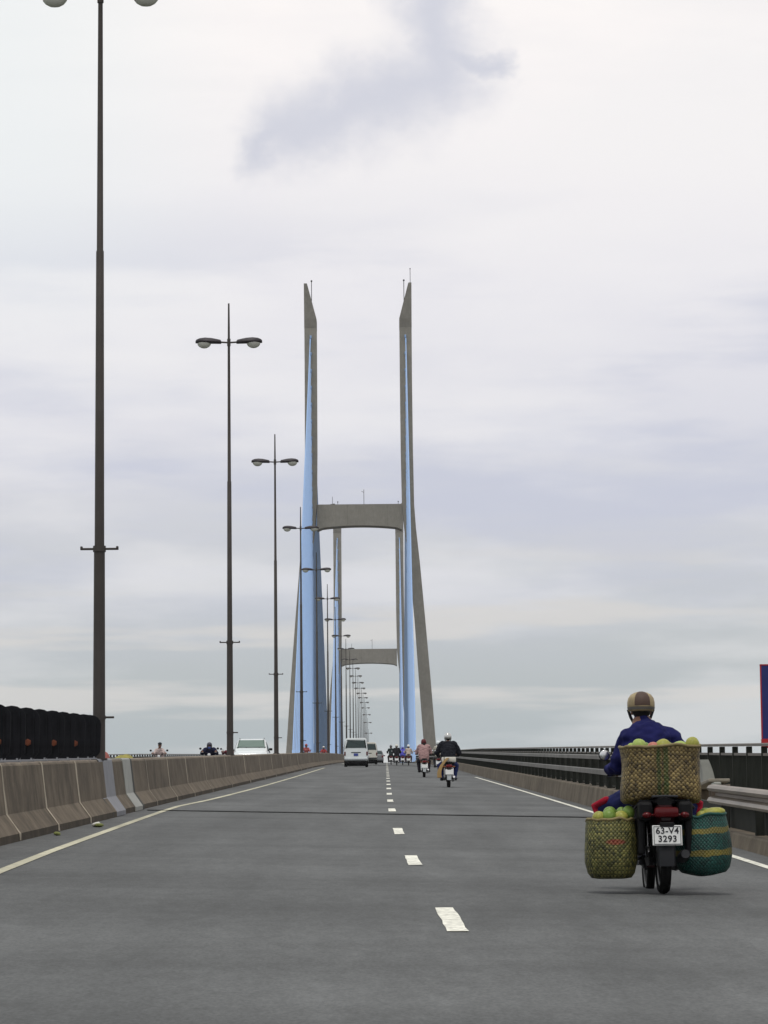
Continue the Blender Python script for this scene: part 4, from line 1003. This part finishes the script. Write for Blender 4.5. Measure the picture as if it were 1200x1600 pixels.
mb = MB(); mb.tube([(-.15, -.153, -.085), (-.15, -.155, .09), (-.15, .15, .09)], .01, 6); mb.build('strap', M['black'], o)

rider_on(at(1.66, 142.5), R(1), 'motorbike with white plate under the rider in the pink shirt', 'rider in pink shirt with dark red helmet and long dark hair', paint('brown_body', (.05, .03, .02)), cloth('pink_shirt', (.34, .215, .21)), cloth('black_trousers', (.02, .016, .022)), mat('dark_red_helmet', (.10, .012, .015), .35, var=.1), hair_long=True, fender='white', bulky=.035, P=dict(head=(0, .69, 1.52), neck=(0, .66, 1.39)))
rider_on(at(2.98, 186), R(0), 'motorbike half hidden behind the black-jacketed rider', 'rider in pale khaki shirt half hidden behind the black-jacketed rider', paint('black_body', (.012, .012, .014)), cloth('khaki_shirt', (.42, .40, .34)), cloth('grey_trousers', (.05, .05, .055)), M['white'])
rider_on(at(.42, 285), R(0), 'distant dark motorbike nearest the dashed line, leftmost of four', 'distant rider in dark clothes nearest the dashed line, leftmost of four', paint('grey_body', (.05, .05, .055)), cloth('dark_green_coat', (.02, .03, .03)), cloth('dark_trousers', (.02, .02, .022)), M['greycar'])
rider_on(at(.86, 268), R(0), 'distant dark motorbike second from the dashed line', 'distant rider in black coat and pale helmet, second from the dashed line', paint('black_body2', (.014, .014, .016)), cloth('black_coat', (.014, .014, .017)), cloth('black_trousers2', (.014, .014, .017)), M['cream'], bulky=.03)
rider_on(at(1.4, 278), R(0), 'distant motorbike under the rider in the bright violet-blue raincoat', 'distant rider in bright violet-blue raincoat', paint('blue_body', (.03, .03, .12)), cloth('violet_raincoat', (.09, .09, .46)), cloth('violet_trousers', (.06, .06, .22)), mat('violet_helmet', (.10, .10, .4), .4), bulky=.05, P=dict(head=(0, .72, 1.42), neck=(0, .68, 1.30), chest=(0, .62, 1.18), shL=(-.19, .64, 1.26), shR=(.19, .64, 1.26)))
rider_on(at(1.86, 272), R(0), 'distant motorbike farthest right of the four distant ones', 'distant rider in beige shirt and white helmet, farthest right of four', paint('red_body', (.10, .02, .02)), cloth('beige_shirt', (.45, .38, .32)), cloth('brown_trousers', (.08, .05, .045)), M['white'])

# ---- oncoming riders beyond the median
rider_on(at(-10.6, 153.5), R(180), 'oncoming motorbike ridden by the person in the pale shirt and peaked cap', 'oncoming rider in pale pinkish shirt and dark peaked cap turned aside', paint('dark_body3', (.02, .02, .024)), cloth('pale_shirt', (.52, .42, .40)), cloth('grey_trousers2', (.06, .06, .07)), mat('dark_cap', (.02, .022, .028), .7), cap=True, skin='skin', P=dict(head=(-.02, .70, 1.455), neck=(0, .66, 1.31), chest=(0, .6, 1.18), shL=(-.15, .62, 1.24), shR=(.15, .62, 1.24), elL=(-.26, .72, 1.03), elR=(.26, .72, 1.03)))
rider_on(at(-7.8, 145), R(180), 'oncoming motorbike ridden by the masked person in dark blue', 'oncoming rider in dark navy coat with blue face mask and dark helmet', paint('dark_body4', (.015, .015, .03)), cloth('navy_coat', (.012, .014, .04)), cloth('navy_trousers', (.014, .014, .03)), mat('dark_helmet', (.05, .05, .07), .35), mask=cloth('blue_mask', (.06, .10, .30)), bulky=.04, P=dict(head=(0, .72, 1.31), neck=(0, .67, 1.19), chest=(0, .6, 1.12), shL=(-.19, .63, 1.17), shR=(.19, .63, 1.17), elL=(-.33, .75, 1.0), elR=(.33, .75, 1.0)))
rider_on(at(-8.0, 167), R(180), 'oncoming motorbike mostly hidden behind the second lamp pole', 'oncoming rider with red helmet mostly hidden behind the second lamp pole', paint('red_body2', (.16, .015, .02)), cloth('dark_red_jacket', (.12, .02, .03)), cloth('dark_trousers5', (.02, .02, .03)), mat('red_helmet', (.38, .02, .03), .35), P=dict(head=(0, .7, 1.24), neck=(0, .66, 1.10), chest=(0, .6, 1.02), shL=(-.17, .62, 1.07), shR=(.17, .62, 1.07), elL=(-.3, .72, .98), elR=(.3, .72, .98), waist=(0, .53, .94)))
rider_on(at(-6.9, 283), R(180), 'far oncoming motorbike below the left cables, ridden in pink', 'far oncoming rider in pink below the left cables', paint('grey_body6', (.06, .06, .07)), cloth('rose_shirt', (.42, .12, .12)), cloth('dark_trousers6', (.03, .03, .03)), mat('red_helmet2', (.35, .05, .05), .35))
rider_on(at(-6.6, 346), R(180), 'farthest oncoming motorbike beside the median, ridden in red', 'farthest oncoming rider in red beside the median', paint('red_body7', (.2, .03, .03)), cloth('red_shirt', (.36, .06, .06)), cloth('dark_trousers7', (.03, .03, .03)), M['cream'])

# handcart with yellow-green load just beyond the barrier
r = empty('handcart', at(-6.75, 84.5), R(180), 'low cart loaded with yellow-green sacks peeping over the barrier right of the nearest lamp', 'cart')
mb = MB(); mb.box((0, 0, .52), (.8, 1.5, .06), bev=.01)
for s in (-1, 1): mb.box((s * .39, 0, .66), (.03, 1.5, .22), bev=.008); mb.tube([(s * .3, .7, .55), (s * .3, 1.5, .85)], .02, 8)
mb.tube([(-.3, 1.5, .85), (.3, 1.5, .85)], .02, 8); mb.build('cart_bed', mat('weathered_wood', (.16, .11, .07), .8, var=.3, stretch=(8, 1, 8)), r)
for s in (-1, 1):
    mb = MB(); mb.lathe([(.22, -.02), (.25, -.025), (.27, 0), (.25, .025), (.22, .02)], 22, 'x', c=(s * .45, 0, .27), cap=False)
    for k in range(8): mb.tube([(s * .45, 0, .27), (s * .45, .22 * math.cos(k * PI / 4), .27 + .22 * math.sin(k * PI / 4))], .008, 5)
    mb.build('wheel', M['tyre'], r, True)
for (x, y, z, rx, ry, rz_, m, lab) in ((.0, .2, .77, .31, .45, .25, 'yellowsack', 'yellow-green sack on the low cart behind the barrier'), (-.02, -.42, .80, .22, .3, .27, 'yellowsack', 'smaller yellow sack at the rear of the low cart behind the barrier')):
    mb = MB(); mb.ell((0, 0, 0), (rx, ry, rz_), 18, 12); mb.v = [tuple(Vector(p) * (1 + .16 * noise.noise(Vector(p) * 5))) for p in mb.v]
    o = mb.build('sack', M[m], None, 'all'); c = Matrix.Translation(at(-6.75, 84.5)) @ Matrix.Rotation(PI, 4, 'Z') @ Vector((x, y, z)); o.location = c; tag(o, lab, 'sack')
    mb = MB(); mb.tube([(0, ry * .9, .05), (0, ry * 1.15, .09)], [.05, .02], 8); mb.build('tied_neck', M[m], o, True)
# pinkish bundle right beside the nearest pole
mb = MB(); mb.ell((0, 0, 0), (.26, .3, .34), 16, 10); mb.v = [tuple(Vector(p) * (1 + .18 * noise.noise(Vector(p) * 4))) for p in mb.v]
o = mb.build('bundle', cloth('rose_bundle', (.34, .12, .10)), None, 'all'); x, y, z = at(-7.15, 83.2); o.location = (x - .12, y + .3, z + .84); tag(o, 'reddish cloth bundle beside the nearest lamp pole, on the cart', 'bundle')
mb = MB(); mb.tube([(-.1, -.2, .2), (0, 0, .35), (.1, .2, .2)], .015, 6); mb.build('tie_rope', M['black'], o)

# ------------------------------------------------------------------ cars
def car(kind, loc, rz, label, paint_m, L_, Wd, Ht, glass_m='carglass', plate_m='plate'):
    """body lofted from cross-sections along its length (y forward, origin under the rear bumper), glass as panels set in it"""
    r = empty(kind, loc, rz, label, 'van' if 'van' in kind else 'car')
    hw = Wd / 2
    if 'van' in kind:
        st = [(0, .48, 0, .95, .985), (.08, .42, 0, .985, 1.0), (.35, .40, 0, .99, 1.0), (1.6, .36, 0, 1.0, 1.0), (L_ - .75, .34, 0, .99, .985), (L_ - .12, .32, 0, .96, .60), (L_, .36, 0, .92, .50)]
    else:
        st = [(0, .34, 0, .86, .56), (.10, .28, 0, .93, .655), (.58, .24, 0, .97, .955), (.8, .22, 0, .98, .985), (1.8, .20, 0, 1.0, 1.0), (2.42, .20, 0, 1.0, .975), (3.12, .20, 0, 1.0, .655), (3.6, .22, 0, .97, .60), (L_ - .25, .24, 0, .94, .55), (L_ - .05, .28, 0, .88, .48), (L_, .34, 0, .82, .42)]
    belt = Ht * .56
    secs = []
    for (y, zb, _z, wq, top) in st:
        z_top = Ht * top; zbelt = min(belt, z_top * .86)
        w = hw * wq; wr = w * ((.86 if 'van' in kind else .80) if z_top > belt * 1.2 else .90)
        ring = [(-w * .86, zb), (-w * .97, zb + .10), (-w, zb + .28), (-w * .985, zbelt), (-wr, z_top - .09), (-wr + .05, z_top - .025), (-wr * .75, z_top), (wr * .75, z_top), (wr - .05, z_top - .025), (wr, z_top - .09), (w * .985, zbelt), (w, zb + .28), (w * .97, zb + .10), (w * .86, zb)]
        secs.append([Vector((x, y, z)) for x, z in ring])
    mb = MB(); mb.loft(secs); mb.build('body', paint_m, r, True)
    def panel(name, quad, m, off, parent=None, n=6, rnd=.05):
        """thin pane: rounded rectangle between four corners, pushed out of the body"""
        a, b, c, d = (Vector(q) for q in quad); out = []
        for (u0, v0, sx, sy) in ((0, 0, 1, 1), (1, 0, -1, 1), (1, 1, -1, -1), (0, 1, 1, -1)):
            pts = []
            for k in range(4):
                t = PI / 2 * k / 3
                pts.append((u0 + sx * rnd * (1 - math.sin(t)) , v0 + sy * rnd * 1.4 * (1 - math.cos(t))))
            if (u0, v0) in ((1, 0), (0, 1)): pts = pts[::-1]
            out += pts
        P3 = [a * (1 - u) * (1 - v) + b * u * (1 - v) + c * u * v + d * (1 - u) * v for u, v in out]
        nr = (b - a).cross(d - a).normalized()
        P1 = [p + nr * off for p in P3]; P2 = [p - nr * .04 for p in P3]; nn = len(P1)
        mb = MB(); mb.add(P1 + P2, [tuple(range(nn))] + [(k, k + nn, (k + 1) % nn + nn, (k + 1) % nn) for k in range(nn)])
        return mb.build(name, m, parent or r)
    G = M[glass_m]
    if 'van' in kind:
        wb = hw * .90; wt = hw * .80
        panel('rear_window', [(-wb * .97, .0, Ht * .635), (wb * .97, .0, Ht * .635), (wt * .94, .0, Ht * .935), (-wt * .94, .0, Ht * .935)], G, .012)
        panel('windscreen', [(wb * .9, L_ - .17, Ht * .64), (-wb * .9, L_ - .17, Ht * .64), (-wt * .92, L_ - .66, Ht * .93), (wt * .92, L_ - .66, Ht * .93)], G, .03)
        for s in (-1, 1):
            for y0, y1 in ((.25, 1.15), (1.25, 2.1), (2.2, L_ - .75)):
                q = [(s * hw * 1.0, y0, Ht * .58), (s * hw * 1.0, y1, Ht * .58), (s * hw * .885, y1 - (.12 if y1 > 2.3 else 0), Ht * .90), (s * hw * .885, y0, Ht * .90)]
                panel('side_window', q if s > 0 else [q[1], q[0], q[3], q[2]], G, .012)
        mb = MB(); mb.box((0, -.04, .53), (Wd * .96, .14, .13), bev=.035); mb.build('rear_bumper', M['greyplastic'] if paint_m is not M['white'] else M['silver'], r, True)
        mb = MB(); mb.box((0, -.002, Ht * .50), (.66, .03, .055), bev=.01); mb.build('tailgate_handle', M['black'], r)
        mb = MB(); mb.box((0, -.008, Ht * .425), (.30, .03, .17), bev=.004); mb.build('number_plate', M[plate_m], r)
        for s in (-1, 1):
            mb = MB(); mb.box((s * hw * .91, .01, Ht * .46), (.11, .07, .27), bev=.02); mb.build('tail_light', M['redlens_dark'], r, True)
        mb = MB(); mb.box((0, 1.6, .34), (Wd * .84, 3.0, .26), bev=.03); mb.build('undertray', M['black'], r)
        wy = (.62, L_ - .85)
    else:
        panel('windscreen', [(hw * .84, 3.06, Ht * .685), (-hw * .84, 3.06, Ht * .685), (-hw * .72, 2.49, Ht * .945), (hw * .72, 2.49, Ht * .945)], M['windscreen'], .03)
        panel('rear_window', [(-hw * .8, .14, Ht * .685), (hw * .8, .14, Ht * .685), (hw * .72, .52, Ht * .92), (-hw * .72, .52, Ht * .92)], G, .03)
        for s in (-1, 1):
            for y0, y1, cut in ((.75, 1.5, .0), (1.56, 2.5, .35)):
                q = [(s * hw * 1.0, y0, Ht * .60), (s * hw * 1.0, y1 + .2, Ht * .60), (s * hw * .82, y1 - cut * .3, Ht * .89), (s * hw * .82, y0, Ht * .89)]
                panel('side_window', q if s > 0 else [q[1], q[0], q[3], q[2]], G, .012)
            mb = MB(); mb.box((s * hw * .78, L_ - .06, Ht * .40), (.34, .12, .16), bev=.03); mb.build('headlight', M['clearlens'], r, True)
            mb = MB(); mb.box((s * hw * .86, .02, Ht * .5), (.2, .08, .2), bev=.03); mb.build('tail_light', M['redlens'], r, True)
            mb = MB(); mb.box((s * (hw + .10), 2.78, Ht * .645), (.17, .10, .12), bev=.03); mb.tube([(s * (hw - .06), 2.8, Ht * .62), (s * (hw + .06), 2.78, Ht * .63)], .02, 6); mb.build('door_mirror', M['black'], r, True)
            mb = MB(); mb.tube([(s * hw * .70, .8, Ht + .02), (s * hw * .70, 2.2, Ht + .02)], .015, 6); mb.build('roof_rail', M['greyplastic'], r)
            mb = MB(); mb.tube([(s * .32 - .1, 3.06, Ht * .69), (s * .32 + .2, 2.85, Ht * .77)], .008, 5); mb.build('wiper', M['black'], r)
        mb = MB(); mb.box((0, L_ - .0, Ht * .36), (.8, .05, .12), bev=.02); mb.build('grille', M['black'], r)
        mb = MB(); mb.box((0, L_ + .01, Ht * .22), (Wd * .94, .14, .2), bev=.05); mb.build('front_bumper', paint_m, r, True)
        mb = MB(); mb.box((0, L_ + .085, Ht * .22), (.46, .015, .11), bev=.003); mb.build('number_plate', M[plate_m], r)
        mb = MB(); mb.box((0, .0, Ht * .26), (Wd * .94, .14, .24), bev=.05); mb.build('rear_bumper', paint_m, r, True)
        wy = (.72, L_ - .82)
    for y in wy:
        for s in (-1, 1):
            mb = MB(); mb.lathe([(.17, -.05), (.175, .05), (.12, .07), (.03, .075)], 20, 'x'); wh = mb.build('wheel', M['alu'], r, True, (s * (hw - .11), y, .29))
            if s < 0: wh.scale = (-1, 1, 1)
            t = MB(); t.lathe([(.17, -.085), (.25, -.09), (.285, -.07), (.29, 0), (.285, .07), (.25, .09), (.17, .085)], 24, 'x', cap=False); t.build('tyre', M['tyre'], wh, True)
    return r
car('passenger_van', at(-2.06, 223), 0, 'white passenger van with blue plate, nearest vehicle ahead in the left lane', M['white'], 3.9, 1.66, 1.98, plate_m='plateblue')
car('passenger_van', at(-1.60, 288), R(1), 'cream van mostly hidden behind the nearest white van', M['cream'], 3.9, 1.68, 1.95)
car('sedan_car', at(-1.15, 378), 0, 'dark grey car farthest ahead in the left lane, right of the cream van', M['greycar'], 4.2, 1.7, 1.5)
car('estate_car', at(-6.75, 166.5), R(180), 'oncoming white car with pale windscreen rising over the median barrier', M['white'], 4.3, 1.74, 1.62)

# ------------------------------------------------------------------ haze
HZ = 0.00006
mb = MB(); mb.box((0, 1250, 62), (6900, 4400, 140))
hz = bpy.data.materials.new('haze'); nt, N, L = nodes_of(hz)
for n in list(N):
    if n.type == 'BSDF_PRINCIPLED': N.remove(n)
pv = N.new('ShaderNodeVolumePrincipled'); pv.inputs['Density'].default_value = HZ; pv.inputs['Color'].default_value = (.86, .9, .95, 1); pv.inputs['Anisotropy'].default_value = 0
L.new(pv.outputs[0], N['Material Output'].inputs['Volume'])
if HZ > 0: tag(mb.build('haze', hz), kind='stuff')

# ------------------------------------------------------------------ sky, sun
SUN_EL, SUN_AZ = R(72), R(190)       # azimuth measured clockwise from +Y
w = bpy.data.worlds.new('World'); scene.world = w; w.use_nodes = True
nt = w.node_tree; N = nt.nodes; L = nt.links; N.clear()
out = N.new('ShaderNodeOutputWorld')
sky = N.new('ShaderNodeTexSky'); sky.sky_type = 'NISHITA'; sky.sun_disc = False; sky.sun_elevation = SUN_EL; sky.sun_rotation = SUN_AZ; sky.air_density = 1.2; sky.dust_density = 3
bgs = N.new('ShaderNodeBackground'); bgs.inputs['Strength'].default_value = .08; L.new(sky.outputs[0], bgs.inputs['Color'])
tc = N.new('ShaderNodeTexCoord'); sp = N.new('ShaderNodeSeparateXYZ'); L.new(tc.outputs['Generated'], sp.inputs[0])
def val(x): return x
def math_(op, a, b=None, c=None, clamp=False):
    n = N.new('ShaderNodeMath'); n.operation = op; n.use_clamp = clamp
    for i, x in enumerate((a, b, c)):
        if x is None: continue
        if isinstance(x, (int, float)): n.inputs[i].default_value = x
        else: L.new(x, n.inputs[i])
    return n.outputs[0]
def mixc(f, a, b):
    n = N.new('ShaderNodeMix'); n.data_type = 'RGBA'
    for i, x in ((0, f), (6, a), (7, b)):
        if isinstance(x, tuple): n.inputs[i].default_value = (*x, 1)
        elif isinstance(x, (int, float)): n.inputs[i].default_value = x
        else: L.new(x, n.inputs[i])
    return n.outputs[2]
def comb(x, y, z):
    n = N.new('ShaderNodeCombineXYZ')
    for i, v in enumerate((x, y, z)):
        if isinstance(v, (int, float)): n.inputs[i].default_value = v
        else: L.new(v, n.inputs[i])
    return n.outputs[0]
def noise_(vec, scale, detail=5, rough=.55):
    n = N.new('ShaderNodeTexNoise'); n.inputs['Scale'].default_value = scale; n.inputs['Detail'].default_value = detail; n.inputs['Roughness'].default_value = rough
    L.new(vec, n.inputs['Vector']); return n.outputs['Fac']
def mapr(x, a, b, c, d, smooth=False):
    n = N.new('ShaderNodeMapRange'); n.interpolation_type = 'SMOOTHSTEP' if smooth else 'LINEAR'
    L.new(x, n.inputs['Value'])
    for k, v in zip(('From Min', 'From Max', 'To Min', 'To Max'), (a, b, c, d)): n.inputs[k].default_value = v
    return n.outputs[0]
X, Y, Z = sp.outputs
# overcast: pale at the horizon's haze, brightest above it; zenith dimmed to deepen shadows
ramp = N.new('ShaderNodeValToRGB'); cr = ramp.color_ramp; L.new(Z, ramp.inputs[0])
stops = [(0.0, (.42, .47, .49)), (.05, (.46, .51, .535)), (.075, (.51, .545, .56)), (.115, (.635, .65, .70)), (.15, (.745, .745, .81)), (.19, (.86, .845, .885)), (.23, (.96, .93, .935)), (.28, (1.06, 1.01, .985)), (.42, (.88, .87, .86)), (1.0, (.52, .54, .57))]
cr.elements[0].position = stops[0][0]; cr.elements[0].color = (*stops[0][1], 1)
cr.elements[1].position = stops[-1][0]; cr.elements[1].color = (*stops[-1][1], 1)
for p, c in stops[1:-1]:
    e = cr.elements.new(p); e.color = (*c, 1)
den = math_('ADD', math_('MAXIMUM', Z, 0.0), .13)
pl = comb(math_('DIVIDE', X, den), math_('DIVIDE', Y, den), 0)
n1 = noise_(pl, 1.1, 6, .55)
n2 = noise_(comb(math_('MULTIPLY', math_('DIVIDE', X, den), 1.2), math_('MULTIPLY', math_('DIVIDE', Y, den), 2.6), 3.3), 1.7, 6, .6)
c = ramp.outputs[0]
n3 = noise_(comb(math_('MULTIPLY', X, 5.5), math_('MULTIPLY', Z, 34), 1.7), 1.0, 5, .55)
n4 = noise_(comb(math_('MULTIPLY', X, 9.0), math_('MULTIPLY', Z, 95), 4.2), 1.0, 4, .5)
mid = mapr(math_('ABSOLUTE', math_('SUBTRACT', Z, .15)), .02, .085, 1, 0, True)
c = mixc(math_('MULTIPLY', mapr(n3, .42, .6, 0, .75, True), mid), c, (.585, .61, .73))
c = mixc(math_('MULTIPLY', mapr(n1, .44, .62, 0, .65, True), mapr(Z, .07, .2, .6, 1)), c, (.95, .93, .93))
dk_ = mixc(mapr(n2, .44, .66, 0, .35, True), c, (.80, .79, .82))
c = mixc(mapr(Z, .17, .26, 0, .55), c, dk_)
c = mixc(math_('MULTIPLY', mapr(n4, .52, .66, 0, .75, True), mapr(math_('ABSOLUTE', math_('SUBTRACT', Z, .08)), .01, .045, 1, 0, True)), c, (.72, .70, .68))
c = mixc(math_('MULTIPLY', mapr(X, -.03, -.12, 0, .6, True), mapr(Z, .15, .24, 0, 1, True)), c, (.85, .91, .92))
# cool white patch upper left
# one torn grey cloud high up: distance to a bent chain of segments in (x/y, z/y)
ysafe = math_('MAXIMUM', Y, .05)
pu = math_('DIVIDE', X, ysafe); pw = math_('DIVIDE', Z, ysafe)
wob = math_('MULTIPLY', math_('SUBTRACT', noise_(comb(pu, pw, 0), 42, 6, .62), .5), .026)
wob2 = math_('MULTIPLY', math_('SUBTRACT', noise_(comb(pu, pw, 5), 42, 6, .62), .5), .026)
pp = comb(math_('ADD', pu, wob), math_('ADD', pw, wob2), 0)
def segd(a, b, r0):
    pa = N.new('ShaderNodeVectorMath'); pa.operation = 'SUBTRACT'; L.new(pp, pa.inputs[0]); pa.inputs[1].default_value = (*a, 0)
    ba = (b[0] - a[0], b[1] - a[1], 0); ll = ba[0] ** 2 + ba[1] ** 2
    dt = N.new('ShaderNodeVectorMath'); dt.operation = 'DOT_PRODUCT'; L.new(pa.outputs[0], dt.inputs[0]); dt.inputs[1].default_value = ba
    h = math_('DIVIDE', dt.outputs['Value'], ll, clamp=True)
    sc = N.new('ShaderNodeVectorMath'); sc.operation = 'SCALE'; sc.inputs[0].default_value = ba; L.new(h, sc.inputs['Scale'])
    df = N.new('ShaderNodeVectorMath'); df.operation = 'SUBTRACT'; L.new(pa.outputs[0], df.inputs[0]); L.new(sc.outputs[0], df.inputs[1])
    ln = N.new('ShaderNodeVectorMath'); ln.operation = 'LENGTH'; L.new(df.outputs[0], ln.inputs[0])
    return math_('DIVIDE', ln.outputs['Value'], r0)
ds = [segd((-.036, .2385), (-.030, .2445), .0075), segd((-.030, .2445), (-.006, .2545), .0125), segd((-.006, .2545), (.018, .262), .016), segd((.018, .262), (.020, .272), .015), segd((.020, .272), (.014, .292), .0135), segd((.022, .2695), (.038, .2675), .0055)]
d = ds[0]
for q in ds[1:]: d = math_('MINIMUM', d, q)
mask = mapr(d, 0, 1.65, .95, 0, True)
mask = math_('MULTIPLY', mask, mapr(Y, .3, .6, 0, 1))
c = mixc(mask, c, (.67, .68, .76))
bgc = N.new('ShaderNodeBackground'); bgc.inputs['Strength'].default_value = 1.0; L.new(c, bgc.inputs['Color'])
ms = N.new('ShaderNodeMixShader'); ms.inputs[0].default_value = .95; L.new(bgs.outputs[0], ms.inputs[1]); L.new(bgc.outputs[0], ms.inputs[2])
L.new(ms.outputs[0], out.inputs['Surface'])

sun = bpy.data.lights.new('sun', 'SUN'); sun.energy = 1.5; sun.angle = R(10); sun.color = (1.0, .95, .88)
so = bpy.data.objects.new('sun', sun); col.objects.link(so)
sd = Vector((math.sin(SUN_AZ) * math.cos(SUN_EL), math.cos(SUN_AZ) * math.cos(SUN_EL), math.sin(SUN_EL)))
so.rotation_euler = sd.to_track_quat('Z', 'Y').to_euler()

# ------------------------------------------------------------------ camera
cam = bpy.data.cameras.new('camera'); co = bpy.data.objects.new('camera', cam); col.objects.link(co)
cam.sensor_fit = 'VERTICAL'; cam.sensor_height = 24; cam.lens = 5100 / 1600 * 24
cam.clip_start = .5; cam.clip_end = 20000
co.matrix_world = Matrix.Translation((0, 0, 1.17 + .0)) @ Matrix.Rotation(R(90 + 7.1305), 4, 'X') @ Matrix.Rotation(-.009, 4, 'Z')
scene.camera = co

scene.view_settings.view_transform = 'Standard'; scene.view_settings.look = 'None'; scene.view_settings.gamma = 1; scene.view_settings.exposure = 0
scene.cycles.use_denoising = True
scene.cycles.max_bounces = 6; scene.cycles.volume_bounces = 1
